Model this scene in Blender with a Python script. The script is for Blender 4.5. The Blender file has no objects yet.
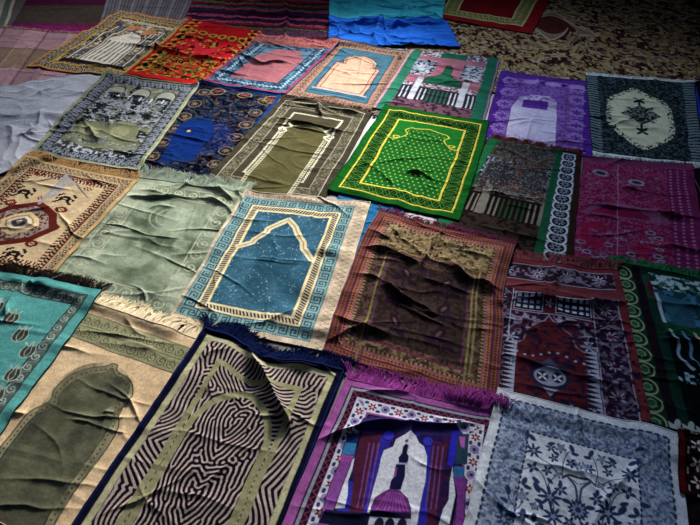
import bpy, math, random
import numpy as np
from mathutils import Matrix, Vector

# ---------------------------------------------------------------- camera
FPX, PITCH, ROLL, CAMH = 671.0, math.radians(41.457), math.radians(0.83), 2.15
_f = np.array([0, math.cos(PITCH), -math.sin(PITCH)]); _x = np.array([1., 0, 0]); _u = np.cross(_x, _f)
CX = _x*math.cos(ROLL)+_u*math.sin(ROLL); CU = -_x*math.sin(ROLL)+_u*math.cos(ROLL)
cam_d = bpy.data.cameras.new('camera'); cam = bpy.data.objects.new('camera', cam_d)
bpy.context.scene.collection.objects.link(cam)
cam.matrix_world = Matrix(((CX[0], CU[0], -_f[0], 0), (CX[1], CU[1], -_f[1], 0), (CX[2], CU[2], -_f[2], CAMH), (0, 0, 0, 1)))
cam_d.sensor_width = 36; cam_d.lens = FPX/700*36; cam_d.clip_start = .05; cam_d.clip_end = 60
S = bpy.context.scene; S.camera = cam

# ---------------------------------------------------------------- light
S.view_settings.view_transform = 'Standard'; S.view_settings.look = 'None'
S.view_settings.gamma = 1; S.view_settings.use_curve_mapping = False
S.view_settings.exposure = 0.0
W_ = bpy.data.worlds.new('room_dimness'); S.world = W_; W_.use_nodes = True
bg = W_.node_tree.nodes['Background']; bg.inputs[0].default_value = (.50, .66, 1.0, 1); bg.inputs[1].default_value = .06

def lamp(name, kind, loc, target, energy, col, **kw):
    d = bpy.data.lights.new(name, kind); d.energy = energy; d.color = col
    for k, v in kw.items(): setattr(d, k, v)
    o = bpy.data.objects.new(name, d); S.collection.objects.link(o); o.location = loc
    o.rotation_euler = (Vector(target)-Vector(loc)).to_track_quat('-Z', 'Y').to_euler()
    return o
# low daylight from the window above the far right wall, falling on the middle left of the floor
lamp('window_sunlight', 'SPOT', (1.1, 7.8, 2.35), (-.62, 2.78, 0), 4900, (1.0, .95, .86), spot_size=math.radians(35), spot_blend=1.0, shadow_soft_size=.3)
lamp('window_skylight', 'AREA', (.9, 7.4, 3.0), (.45, 1.1, 0), 48, (.62, .77, 1.0), shape='RECTANGLE', size=1.3, size_y=1.0, spread=math.radians(75))

lamp('left_corner_fill', 'AREA', (-2.2, 7.0, 2.2), (-1.9, 4.2, 0), 16, (.95, .95, 1.0), shape='RECTANGLE', size=1.0, size_y=.8, spread=math.radians(70))  # added fill lamp that brightens the far left corner

# ---------------------------------------------------------------- helpers
C = S.collection
def at(px, py):
    d = CX*(px-350)+CU*(262.5-py)+_f*FPX
    return (d*(-CAMH/d[2]))[:2]
def hx(s):
    if not isinstance(s, str): return np.array(s, float)
    v = np.array([int(s[i:i+2], 16)/255 for i in (0, 2, 4)])
    v = np.where(v <= .04045, v/12.92, ((v+.055)/1.055)**2.4)
    v = v*.88+.12*(v@np.array([.21, .72, .07]))
    return v**1.12
_rng = np.random.default_rng(7); _tab = _rng.random((256, 256))
def vn(x, y, seed=0):
    x = np.asarray(x)+seed*17.31; y = np.asarray(y)+seed*9.77
    xi = np.floor(x).astype(int); yi = np.floor(y).astype(int); fx = x-xi; fy = y-yi
    fx = fx*fx*(3-2*fx); fy = fy*fy*(3-2*fy)
    g = lambda a, b: _tab[a & 255, b & 255]
    return (g(xi, yi)*(1-fx)+g(xi+1, yi)*fx)*(1-fy)+(g(xi, yi+1)*(1-fx)+g(xi+1, yi+1)*fx)*fy
def fbm(x, y, seed=0, o=4):
    r = 0; a = .5; k = 1
    for i in range(o): r = r+a*vn(x*k, y*k, seed+i); a *= .5; k *= 2.03
    return r/(1-.5**o)
def seg_dist(X, Y, pts):
    best = np.full(X.shape, 1e9); par = np.zeros(X.shape); acc = 0
    for (x0, y0), (x1, y1) in zip(pts[:-1], pts[1:]):
        dx, dy = x1-x0, y1-y0; L2 = dx*dx+dy*dy+1e-12; l = math.sqrt(L2)
        t = np.clip(((X-x0)*dx+(Y-y0)*dy)/L2, 0, 1)
        d = np.hypot(X-x0-t*dx, Y-y0-t*dy); m = d < best
        best = np.where(m, d, best); par = np.where(m, acc+t*l, par); acc += l
    return best, par/max(acc, 1e-9)
def catmull(pts, n=8):
    P = [np.array(p, float) for p in pts]
    if len(P) < 3: return P
    P = [2*P[0]-P[1]]+P+[2*P[-1]-P[-2]]; out = []
    for i in range(1, len(P)-2):
        a, b, c, d = P[i-1:i+3]
        for k in range(n):
            t = k/n; out.append(.5*((2*b)+(c-a)*t+(2*a-5*b+4*c-d)*t*t+(3*b-a-3*c+d)*t**3))
    out.append(P[-2]); return out
def resample(pts, n):
    P = np.array(catmull(pts)); l = np.r_[0, np.cumsum(np.hypot(*np.diff(P, axis=0).T))]
    s = np.linspace(0, l[-1], n); return np.c_[np.interp(s, l, P[:, 0]), np.interp(s, l, P[:, 1])], l[-1]

# ---- materials
def nodes_mat(name):
    m = bpy.data.materials.new(name); m.use_nodes = True; nt = m.node_tree
    return m, nt, nt.nodes['Principled BSDF']
def fabric(name, col=None, rough=.9, sheen=.0, weave=900, bump=.35, var=.3, spec=.0):
    m, nt, b = nodes_mat(name); N = nt.nodes.new; K = nt.links.new
    tc = N('ShaderNodeTexCoord')
    n1 = N('ShaderNodeTexNoise'); n1.inputs['Scale'].default_value = weave; n1.inputs['Detail'].default_value = 2
    n2 = N('ShaderNodeTexNoise'); n2.inputs['Scale'].default_value = 14; n2.inputs['Detail'].default_value = 5
    K(tc.outputs['Object'], n1.inputs[0]); K(tc.outputs['Object'], n2.inputs[0])
    add = N('ShaderNodeMath'); add.operation = 'ADD'; K(n1.outputs[0], add.inputs[0]); K(n2.outputs[0], add.inputs[1])
    mr = N('ShaderNodeMapRange'); mr.inputs[1].default_value = .6; mr.inputs[2].default_value = 1.4
    mr.inputs[3].default_value = 1-var; mr.inputs[4].default_value = 1+var*.6; K(add.outputs[0], mr.inputs[0])
    vm = N('ShaderNodeVectorMath'); vm.operation = 'SCALE'
    if col is None:
        a = N('ShaderNodeAttribute'); a.attribute_name = 'Col'; K(a.outputs['Color'], vm.inputs[0])
    else: vm.inputs[0].default_value = tuple(hx(col))
    K(mr.outputs[0], vm.inputs['Scale']); K(vm.outputs[0], b.inputs['Base Color'])
    b.inputs['Roughness'].default_value = rough; b.inputs['Sheen Weight'].default_value = sheen
    b.inputs['Sheen Roughness'].default_value = .4; b.inputs['Specular IOR Level'].default_value = spec
    bp = N('ShaderNodeBump'); bp.inputs['Strength'].default_value = bump; bp.inputs['Distance'].default_value = .002
    K(n1.outputs[0], bp.inputs['Height']); K(bp.outputs[0], b.inputs['Normal'])
    return m
_mc = {}
def fab(col, rough=.9, sheen=.0):
    k = (str(col), rough, sheen)
    if k not in _mc: _mc[k] = fabric('fabric_thread', col, rough, sheen)
    return _mc[k]
PILE = fabric('woven_pile', None, .95, .0)
VELVET = fabric('velvet_pile', None, .75, .10, var=.4, spec=.0)
SILK = fabric('silky_cloth', None, .6, .0, weave=1400, bump=.2, var=.2, spec=.0)

def link_mesh(name, co, faces, mat, parent=None, col=None, smooth=True):
    me = bpy.data.meshes.new(name); co = np.asarray(co, np.float32); faces = np.asarray(faces, np.int32)
    me.vertices.add(len(co)); me.vertices.foreach_set('co', co.ravel())
    n, k = faces.shape; me.loops.add(n*k); me.loops.foreach_set('vertex_index', faces.ravel())
    me.polygons.add(n); me.polygons.foreach_set('loop_start', np.arange(0, n*k, k, dtype=np.int32))
    me.polygons.foreach_set('use_smooth', np.full(n, smooth))
    me.update(calc_edges=True)
    if col is not None:
        a = me.color_attributes.new('Col', 'FLOAT_COLOR', 'POINT')
        a.data.foreach_set('color', np.c_[col, np.ones(len(col))].astype(np.float32).ravel())
    me.materials.append(mat); me.validate()
    o = bpy.data.objects.new(name, me); C.objects.link(o)
    if parent: o.parent = parent
    return o
def grid_faces(ny, nx):
    i = np.arange(ny*nx).reshape(ny, nx)
    return np.stack([i[:-1, :-1], i[1:, :-1], i[1:, 1:], i[:-1, 1:]], -1).reshape(-1, 4)
def tube_many(paths, radii, sides=4):
    """paths (m,k,3), radii (m,k) -> verts, quads for m thin strands"""
    P = np.asarray(paths); m, k, _ = P.shape
    T = np.gradient(P, axis=1); T /= np.linalg.norm(T, axis=2, keepdims=True)+1e-9
    up = np.array([0, 0, 1.]); A = np.cross(T, up); A /= np.linalg.norm(A, axis=2, keepdims=True)+1e-9; B = np.cross(A, T)
    th = np.arange(sides)/sides*2*math.pi
    V = P[:, :, None]+radii[:, :, None, None]*(A[:, :, None]*np.cos(th)[None, None, :, None]+B[:, :, None]*np.sin(th)[None, None, :, None])
    i = np.arange(m*k*sides).reshape(m, k, sides); j = np.roll(i, -1, 2)
    F = np.stack([i[:, :-1], j[:, :-1], j[:, 1:], i[:, 1:]], -1).reshape(-1, 4)
    return V.reshape(-1, 3), F

# ---- height of everything laid so far
HC = .006; HX0, HY0 = -3.6, .8; HNX, HNY = 1300, 1150
H = np.zeros((HNY, HNX))
def hidx(x, y): return np.clip(((y-HY0)/HC).round().astype(int), 0, HNY-1), np.clip(((x-HX0)/HC).round().astype(int), 0, HNX-1)
def maxf(A, r):
    for ax in (0, 1):
        B = A.copy()
        for k in range(1, r+1):
            B = np.maximum(B, np.roll(A, k, ax)); B = np.maximum(B, np.roll(A, -k, ax))
        A = B
    return A
def boxf(A, r):
    for ax in (0, 1):
        B = A.copy()
        for k in range(1, r+1): B = B+np.roll(A, k, ax)+np.roll(A, -k, ax)
        A = B/(2*r+1)
    return A
def below(x, y):
    """smooth cloth-like support height under points x, y"""
    j, i = hidx(x, y); j0, j1, i0, i1 = max(j.min()-8, 0), min(j.max()+9, HNY), max(i.min()-8, 0), min(i.max()+9, HNX)
    G = boxf(maxf(H[j0:j1, i0:i1], 3), 3)
    fj = np.clip((y-HY0)/HC-j0, 0, G.shape[0]-1.001); fi = np.clip((x-HX0)/HC-i0, 0, G.shape[1]-1.001)
    a = fj.astype(int); b = fi.astype(int); u = fj-a; v = fi-b
    return (G[a, b]*(1-v)+G[a, b+1]*v)*(1-u)+(G[a+1, b]*(1-v)+G[a+1, b+1]*v)*u
def lay(x, y, z):
    j, i = hidx(x.ravel(), y.ravel()); np.maximum.at(H, (j, i), z.ravel())

# ---- painter in the rug's own metres
class Paint:
    def __init__(s, W, L, nx, ny):
        s.W, s.L = W, L; s.X, s.Y = np.meshgrid(np.linspace(0, W, nx), np.linspace(0, L, ny)); s.p = W/(nx-1)
        s.C = np.zeros((ny, nx, 3)); s.nx, s.ny = nx, ny
        X, Y = s.X, s.Y; s.D = np.minimum(np.minimum(X, W-X), np.minimum(Y, L-Y))
        lr = np.minimum(X, W-X) < np.minimum(Y, L-Y); s.S = np.where(lr, Y-L/2, X-W/2)
    def aa(s, sd): return np.clip(.5-sd/s.p, 0, 1)
    def put(s, m, col, sl=None):
        c = hx(col); T = s.C if sl is None else s.C[sl]; T += m[..., None]*(c-T)
    def fill(s, col): s.C[:] = hx(col)
    def sl(s, x0, y0, x1, y1):
        a = max(int((min(x0, x1))/s.W*(s.nx-1))-2, 0); b = min(int(max(x0, x1)/s.W*(s.nx-1))+4, s.nx)
        c = max(int((min(y0, y1))/s.L*(s.ny-1))-2, 0); d = min(int(max(y0, y1)/s.L*(s.ny-1))+4, s.ny)
        return (slice(c, max(d, c)), slice(a, max(b, a)))
    def rect(s, x0, y0, x1, y1, col):
        k = s.sl(x0, y0, x1, y1); X, Y = s.X[k], s.Y[k]
        s.put(s.aa(np.maximum(np.maximum(x0-X, X-x1), np.maximum(y0-Y, Y-y1))), col, k)
    def inside(s, a, b): return s.aa(np.maximum(a-s.D, s.D-b))
    def band(s, a, b, col): s.put(s.inside(a, b), col)
    def bandp(s, a, b, per, fn, col, D=None, S_=None):
        D = s.D if D is None else D; S_ = s.S if S_ is None else S_
        p = np.mod(S_/per, 1); t = (D-a)/(b-a)
        m = fn((p-.5)*per/(b-a), t-.5, p, t, s.p/(b-a))
        s.put(np.clip(m, 0, 1)*s.aa(np.maximum(a-D, D-b)), col)
    def strip(s, x0, y0, x1, y1, per, fn, col, vert=True):
        """repeating motif inside one straight strip"""
        k = s.sl(x0, y0, x1, y1); X, Y = s.X[k], s.Y[k]
        if vert: w = x1-x0; t = (X-x0)/w; p = np.mod((Y-y0)/per, 1)
        else: w = y1-y0; t = (Y-y0)/w; p = np.mod((X-x0)/per, 1)
        m = fn((p-.5)*per/w, t-.5, p, t, s.p/w)
        s.put(np.clip(m, 0, 1)*s.aa(np.maximum(np.maximum(x0-X, X-x1), np.maximum(y0-Y, Y-y1))), col, k)
    def stroke(s, pts, w, col, smooth=False, closed=False):
        pts = [tuple(p) for p in pts]
        if closed: pts = pts+[pts[0]]
        if smooth: pts = [tuple(p) for p in catmull(pts, 6)]
        xs = [p[0] for p in pts]; ys = [p[1] for p in pts]; k = s.sl(min(xs)-w, min(ys)-w, max(xs)+w, max(ys)+w)
        if s.X[k].size == 0: return
        d, _ = seg_dist(s.X[k], s.Y[k], pts); s.put(s.aa(d-w/2), col, k)
    def poly(s, pts, col, smooth=False, line=None, lw=.004):
        pts = [tuple(p) for p in pts]
        if smooth: pts = [tuple(p) for p in catmull(pts+[pts[0]], 6)][:-1]
        xs = [p[0] for p in pts]; ys = [p[1] for p in pts]; k = s.sl(min(xs), min(ys), max(xs), max(ys))
        X, Y = s.X[k], s.Y[k]
        if X.size == 0: return
        ins = np.zeros(X.shape, bool)
        for (x0, y0), (x1, y1) in zip(pts, pts[1:]+pts[:1]):
            c = (y0 > Y) != (y1 > Y); ins ^= c & (X < (x1-x0)*(Y-y0)/((y1-y0) or 1e-9)+x0)
        d, _ = seg_dist(X, Y, pts+[pts[0]]); s.put(s.aa(np.where(ins, -d, d)), col, k)
        if line is not None: s.put(s.aa(d-lw/2), line, k)
    def ell(s, x, y, rx, ry, col, ang=0, ring=None):
        r = max(rx, ry); k = s.sl(x-r, y-r, x+r, y+r); X, Y = s.X[k]-x, s.Y[k]-y
        c, q = math.cos(ang), math.sin(ang); u = (X*c+Y*q)/rx; v = (-X*q+Y*c)/ry
        d = (np.hypot(u, v)-1)*min(rx, ry)
        if ring: d = np.abs(d)-ring/2
        s.put(s.aa(d), col, k)
    def disc(s, x, y, r, col, ring=None): s.ell(x, y, r, r, col, 0, ring)
    def flower(s, x, y, r, col, n=6, amp=.35, rot=0, mid=None):
        k = s.sl(x-r, y-r, x+r, y+r); X, Y = s.X[k]-x, s.Y[k]-y
        th = np.arctan2(Y, X)+rot; R = r*(1-amp+amp*np.cos(n*th)); s.put(s.aa(np.hypot(X, Y)-R), col, k)
        if mid is not None: s.disc(x, y, r*.28, mid)
    def bmp(s, rows, x, y, w, h, col):
        n = len(rows); m = len(rows[0]); B = np.array([[c == '#' for c in r] for r in rows], float)
        k = s.sl(x, y, x+w, y+h); X, Y = s.X[k], s.Y[k]
        i = np.floor((X-x)/w*m).astype(int); j = np.floor((Y-y)/h*n).astype(int)
        ok = (i >= 0) & (i < m) & (j >= 0) & (j < n); s.put(np.where(ok, B[np.clip(j, 0, n-1), np.clip(i, 0, m-1)], 0), col, k)
    def speck(s, mask, col, sc, thr, seed=0, o=3, soft=.04):
        sc = sc*(2.1 if sc >= 16 else 1.2); f = fbm(s.X*sc, s.Y*sc, seed, o); s.put(mask*np.clip((f-thr)/soft+.5, 0, 1), col)
    def shade(s, mask, col, sc, amt, seed=0):
        s.put(mask*amt*fbm(s.X*sc, s.Y*sc, seed, 4), col)
    def box(s, x0, y0, x1, y1): return s.aa(np.maximum(np.maximum(x0-s.X, s.X-x1), np.maximum(y0-s.Y, s.Y-y1)))
    def damask(s, mask, col, sc, thr=.1, seed=0):
        X, Y = s.X-s.W/2, s.Y; X = np.abs(X)
        f = np.sin(X*sc+2*vn(X*sc*.5, Y*sc*.5, seed))*np.cos(Y*sc+2*vn(Y*sc*.5, X*sc*.5, seed+3))+.5*np.sin(2.3*(X+Y)*sc)*np.sin(2.3*(X-Y)*sc)
        s.put(mask*np.clip((f-thr)*6, 0, 1), col)
    def m(s, px, py):
        w = at(px, py); k = np.argmin((s.GX-w[0])**2+(s.GY-w[1])**2); j, i = divmod(k, s.nx); return s.X[j, i], s.Y[j, i]
    def ms(s, *pts): return [s.m(*p) for p in pts]
def fingerprint(g0, freq, pitch, steps=18, seed=0):
    """relax a rough stripe field into even-width forking stripes"""
    ny, nx = g0.shape; kx = np.fft.fftfreq(nx, pitch)/freq; ky = np.fft.fftfreq(ny, pitch)/freq
    K2 = kx[None]**2+ky[:, None]**2; Lk = .7-(1-K2)**2; dt = .7; u = g0*.8+.15*(np.random.default_rng(seed).random(g0.shape)-.5)
    for i in range(steps): u = np.fft.ifft2((np.fft.fft2(u+dt*(-u**3)))/(1-dt*Lk)).real
    return u
# motifs: functions of band coordinates (q,r in band widths from the middle, p,t in 0..1, e pixel size)
def AA(d, e): return np.clip(.5-d/e, 0, 1)
def dots(rad): return lambda q, r, p, t, e: AA(np.hypot(q, r)-rad, e)
def rings(rad, w): return lambda q, r, p, t, e: AA(np.abs(np.hypot(q, r)-rad)-w/2, e)
def petals(rad, n=6, amp=.35): return lambda q, r, p, t, e: AA(np.hypot(q, r)-rad*(1-amp+amp*np.cos(n*np.arctan2(r, q))), e)
def wave(amp, w, ph=0): return lambda q, r, p, t, e: AA((np.abs(r-amp*np.sin(2*np.pi*(p+ph)))-w/2)*.6, e)
def zig(amp, w): return lambda q, r, p, t, e: AA((np.abs(r-amp*(4*np.abs(p-.5)-1))-w/2)*.6, e)
def tri(amp=1.): return lambda q, r, p, t, e: AA((t-amp*(1-2*np.abs(p-.5)))*.5, e)
def tri2(amp=1.): return lambda q, r, p, t, e: AA(((1-t)-amp*(1-2*np.abs(p-.5)))*.5, e)
def bars(f=.5): return lambda q, r, p, t, e: (p < f)*1.
def diag(f=.5, k=1): return lambda q, r, p, t, e: (np.mod(p+t*k, 1) < f)*1.
def dia(rad): return lambda q, r, p, t, e: AA(np.abs(q)+np.abs(r)-rad, e)
def bm(rows):
    B = np.array([[c == '#' for c in x] for x in rows], float); n, m = B.shape
    return lambda q, r, p, t, e: B[np.clip((t*n).astype(int), 0, n-1), np.clip((p*m).astype(int), 0, m-1)]
def spiral(rad=.45, turns=2.2, w=.45):
    def f(q, r, p, t, e):
        R = np.hypot(q, r); th = np.arctan2(r, q)/(2*np.pi)
        return (np.mod(R/rad*turns-th, 1) < w)*AA(R-rad, e)
    return f
KEY = bm(['########', '#......#', '#.####.#', '#.#..#.#', '#.##.#.#', '#....#.#', '######.#', '.......#'])
LEAFY = bm(['..##...##.', '.####..#..', '##..##.##.', '#....###..', '##..##.##.', '.####..#..', '..##...##.'])
FLW8 = bm(['...##...', '.#.##.#.', '..####..', '########', '########', '..####..', '.#.##.#.', '...##...'])

# ---- things
FH = .72
def empty(name, loc, label, cat, group=None):
    o = bpy.data.objects.new(name, None); C.objects.link(o); o.location = loc; o.empty_display_size = .1
    o['label'] = label; o['category'] = cat
    if group: o['group'] = group
    return o
def textile(name, label, q, paint, cat='rug', group='prayer rugs spread over the floor', ext=None, mid={}, pitch=.003, wr=(), amp=.0035, nsc=5,
            fringe=(), bind=None, bw=.0032, mat=None, th=.0035, seed=0, body='woven_body', crumple=None, edge_noise=.004, ncrease=12, crease=.0095):
    q = [np.array(at(*p)) for p in q]; TL, TR, BR, BL = q
    if ext:
        BL = TL+(BL-TL)/np.linalg.norm(BL-TL)*ext; BR = TR+(BR-TR)/np.linalg.norm(BR-TR)*ext
    mm = {k: [at(*p) for p in v] for k, v in mid.items()}
    e = {'T': [TL]+mm.get('T', [])+[TR], 'B': [BL]+mm.get('B', [])+[BR], 'L': [TL]+mm.get('L', [])+[BL], 'R': [TR]+mm.get('R', [])+[BR]}
    W = (np.linalg.norm(TR-TL)+np.linalg.norm(BR-BL))/2; L = (np.linalg.norm(BL-TL)+np.linalg.norm(BR-TR))/2
    nx, ny = int(W/pitch)+1, int(L/pitch)+1
    T, _ = resample(e['T'], nx); B, _ = resample(e['B'], nx); Lf, _ = resample(e['L'], ny); R, _ = resample(e['R'], ny)
    u = np.linspace(0, 1, nx)[None, :, None]; v = np.linspace(0, 1, ny)[:, None, None]
    G = (1-v)*T[None]+v*B[None]+(1-u)*Lf[:, None]+u*R[:, None]-((1-u)*(1-v)*TL+u*(1-v)*TR+(1-u)*v*BL+u*v*BR)
    GX, GY = G[..., 0], G[..., 1]
    P = Paint(W, L, nx, ny); P.GX, P.GY = GX.copy(), GY.copy(); paint(P)
    P.C *= (.72+.56*fbm(P.X*170, P.Y*170, seed, 2))[..., None]
    GX = GX+edge_noise*(vn(GX*9, GY*9, seed+1)-.5)*2; GY = GY+edge_noise*(vn(GX*9, GY*9, seed+2)-.5)*2
    z = np.zeros(GX.shape)
    z += amp*1.3*fbm(GX*nsc, GY*nsc*1.4, seed+5, 2)**1.5
    rid = 1-np.abs(2*vn(GX*nsc*.7+1.5*vn(GX*3, GY*3, seed), GY*nsc*1.6+GX*2, seed+11)-1); z += amp*.55*np.clip(rid-.7, 0, 1)/.3
    z += .0016*fbm(GX*32, GY*42, seed+8, 2)*(.4+vn(GX*4, GY*4, seed+9))
    rc = random.Random(seed*7+1); cen = (TL+TR+BR+BL)/4; eu = (TR-TL)/np.linalg.norm(TR-TL); ev = (BL-TL)/np.linalg.norm(BL-TL)
    for k in range(ncrease):
        o_ = cen+eu*W*rc.uniform(-.4, .4)+ev*L*rc.uniform(-.5, .5); an = rc.gauss(0, .35) if rc.random() < .8 else 1.4+rc.gauss(0, .2)
        dr = eu*math.cos(an)+ev*math.sin(an); ll = rc.uniform(.1, .32); nn = np.array([-dr[1], dr[0]])*rc.uniform(-.05, .05)
        d, t = seg_dist(GX+.02*vn(GX*12, GY*12, k), GY+.02*vn(GX*12, GY*12, k+9), [tuple(v_) for v_ in catmull([o_-dr*ll, o_+nn, o_+dr*ll], 4)])
        tp = np.clip(np.minimum(t, 1-t)/.4, 0, 1); z += crease*rc.uniform(.4, 1.)*tp*np.exp(-(d/rc.uniform(.007, .014))**1.3)
    if crumple:
        ca, cs = crumple
        for k in range(2):
            rid = 1-np.abs(2*vn(GX*cs*(1+k*.8)+vn(GX*6, GY*6, seed), GY*cs*(1+k*.8), seed+20+k)-1); z += ca/(1+k)*rid**3
    for w in wr:
        pts, h, wd = w[:3]; sh = w[3] if len(w) > 3 else 1.4
        pts = [tuple(p) for p in catmull([at(*p) for p in pts], 5)]
        wx = .03*(fbm(GX*9, GY*9, seed+40, 2)-.5); wy = .03*(fbm(GX*9, GY*9, seed+41, 2)-.5)
        d, t = seg_dist(GX+wx, GY+wy, pts); tp = np.clip(np.minimum(t, 1-t)/.3, 0, 1); tp = tp*tp*(3-2*tp)
        hn = .65+.7*vn(GX*14, GY*14, seed+42); z += h*FH*tp*hn*(.8*np.exp(-(d/(wd*.62))**sh)+.2*np.exp(-(d/(wd*2.2))**2))
    z += below(GX, GY)+th
    lay(GX, GY, z)
    loc = np.array([GX.mean(), GY.mean(), 0.]); root = empty(name, tuple(loc), label, cat, group)
    V = np.stack([GX, GY, z], -1)-loc
    link_mesh(body, V.reshape(-1, 3), grid_faces(ny, nx), mat or PILE, root, P.C.reshape(-1, 3))
    # underside, coarser, and the rim that closes the thickness
    sj = np.unique(np.r_[np.arange(0, ny, 5), ny-1]); si = np.unique(np.r_[np.arange(0, nx, 5), nx-1])
    U = V[np.ix_(sj, si)].copy(); U[..., 2] -= th
    bc = bind if bind else '4a443c'
    link_mesh('backing', U.reshape(-1, 3), grid_faces(len(sj), len(si))[:, ::-1], fab(bc), root)
    ring = np.concatenate([V[0, :-1], V[:-1, -1], V[-1, :0:-1], V[:0:-1, 0]])
    ring = ring[::2]; ring[:, 2] -= th*.45; ring = np.concatenate([ring, ring[:2]])
    vv, ff = tube_many(ring[None], np.full((1, len(ring)), bw), 5)
    link_mesh('edge_binding', vv, ff, fab(bc), root)
    for fr in fringe:
        side, col, ln = fr[:3]; dens = fr[3] if len(fr) > 3 else 520; rad = fr[4] if len(fr) > 4 else .0013
        E = {'T': V[0], 'B': V[-1]}[side]; I = {'T': V[6], 'B': V[-7]}[side]
        if len(fr) > 5: LATE.append((fr[:5], V, W, L, loc, root, seed)); continue
        make_fringe(fr, V, W, L, loc, root, seed)
    return root
LATE = []
def make_fringe(fr, V, W, L, loc, root, seed):
        side, col, ln = fr[:3]; dens = fr[3] if len(fr) > 3 else 520; rad = fr[4] if len(fr) > 4 else .0013
        E = {'T': V[0], 'B': V[-1]}[side]; I = {'T': V[6], 'B': V[-7]}[side]
        rg = np.random.default_rng(seed+ord(side)); n = int(dens*W)
        a = np.sort(rg.random(n))*(len(E)-1.001); ai = a.astype(int); fa = (a-ai)[:, None]
        root0 = E[ai]*(1-fa)+E[ai+1]*fa; out = (root0-I[ai]); out[:, 2] = 0; out /= np.linalg.norm(out, axis=1, keepdims=True)+1e-9
        sd = np.c_[-out[:, 1], out[:, 0], 0*out[:, 0]]
        cl = (vn(a*.12, a*0, seed+3)-.5)*1.5+(vn(a*.35, a*0, seed+4)-.5)*1.1+(rg.random(n)-.5)*.5
        le = ln*(.65+.35*vn(a*.2, a*0, seed+6)+.25*rg.random(n)); k = 6; tt = np.linspace(0, 1, k)
        path = root0[:, None]+out[:, None]*(le[:, None]*tt)[..., None]+sd[:, None]*(le[:, None]*cl[:, None]*tt**1.6)[..., None]
        g = below(path[..., 0]+loc[0], path[..., 1]+loc[1]); lift = .004*rg.random(n)[:, None]*np.sin(tt*3)+.0015+.006*rg.random(n)[:, None]**3*tt
        zz = g+lift; path[..., 2] = root0[:, None, 2]*(1-np.minimum(tt*2.5, 1))+zz*np.minimum(tt*2.5, 1)
        lay(path[..., 0]+loc[0], path[..., 1]+loc[1], path[..., 2])
        vv, ff = tube_many(path, rad*(1-.35*tt)[None]*np.ones((n, 1)), 3)
        o = link_mesh('fringe', vv, ff, fab(col, .85, .0), root)

# ---------------------------------------------------------------- structure
def quadplane(name, pts, mat):
    me = bpy.data.meshes.new(name); me.from_pydata(pts, [], [list(range(len(pts)))]); me.materials.append(mat)
    o = bpy.data.objects.new(name, me); C.objects.link(o); o['kind'] = 'structure'; return o
def stone_mat(name, c1, c2, sc, rough=.6):
    m, nt, b = nodes_mat(name); N = nt.nodes.new; K = nt.links.new
    tc = N('ShaderNodeTexCoord'); n = N('ShaderNodeTexNoise'); n.inputs['Scale'].default_value = sc; n.inputs['Detail'].default_value = 6
    K(tc.outputs['Object'], n.inputs[0]); r = N('ShaderNodeValToRGB'); r.color_ramp.elements[0].position = .35; r.color_ramp.elements[1].position = .65
    r.color_ramp.elements[0].color = (*hx(c1), 1); r.color_ramp.elements[1].color = (*hx(c2), 1)
    K(n.outputs[0], r.inputs[0]); K(r.outputs[0], b.inputs['Base Color']); b.inputs['Roughness'].default_value = rough; return m
floor = quadplane('floor', [(-3.5, .2, 0), (3.3, .2, 0), (3.3, 6.9, 0), (-3.5, 6.9, 0)], stone_mat('floor_boards', '2a231e', '3a3028', 3))

# ---------------------------------------------------------------- rugs, far ones first
textile('pale_mat', 'plain pale grey beige mat in the far left corner', [(-70, -20), (24, -22), (6, 30), (-90, 60)], lambda P: (P.fill('a89e94'), P.rect(P.W-.09, 0, P.W-.03, P.L, '5c685e')), 'mat', None, seed=45, bind='8a8278')
def p_magenta_cloth(P):
    P.fill('6b1f52'); W, L = P.W, P.L
    f = P.Y/L
    for a, b, c in [(0, .12, '5a1742'), (.12, .3, '7c2160'), (.3, .42, '55203f'), (.42, .72, '4f4a3c'), (.72, .8, '6a3a50'), (.8, 1, '9a2274')]:
        P.rect(0, a*L, W, b*L, c)
    P.shade(np.ones_like(P.X), '3c1230', 5, .5, 3); P.put((np.mod(P.X*45, 1) < .3)*.25, '2f2a2c')
textile('woven_blanket', 'magenta and dark green striped thin blanket in the far left corner', [(35, -12), (130, -16), (112, 42), (6, 36)], p_magenta_cloth,
        'blanket', 'loose cloths on the floor', seed=31, wr=[([(60, 30), (75, 20), (95, 8)], .012, .03)], bind='3e2b38')
def p_grey_cloth(P):
    P.fill('6d6a70'); s = np.mod(P.X*38+P.Y*0, 1)
    P.put((s < .45)*.6, '3e3b42'); P.put((np.mod(P.X*9, 1) < .2)*.5, '8a8790')
textile('woven_blanket', 'grey ribbed cloth between the magenta blanket and the striped cloth', [(112, -14), (208, -12), (190, 26), (100, 24)], p_grey_cloth,
        'blanket', 'loose cloths on the floor', seed=32, wr=[([(145, 0), (135, 24)], .01, .02)], bind='4b484c')
def p_mauve(P):
    W, L = P.W, P.L; P.fill('b88f98')
    cy = np.clip((P.Y/L)*4, 0, 3.99).astype(int)
    P.put(((cy % 2) == 1)*.9, '8f7a58')
    g = np.mod(P.X/W*4, 1); P.put(((g > .5))*.35, '6d5a58'); P.put((np.abs(g-.5) < .025)*.6, '54404a'); P.put((g < .035)*.6, 'c4a488')
    P.put((np.mod(P.Y/L*4, 1) < .05)*.6, '4c3b3a'); P.put((np.mod(P.X*55, 1) < .4)*.3, 'b08c92')
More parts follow.
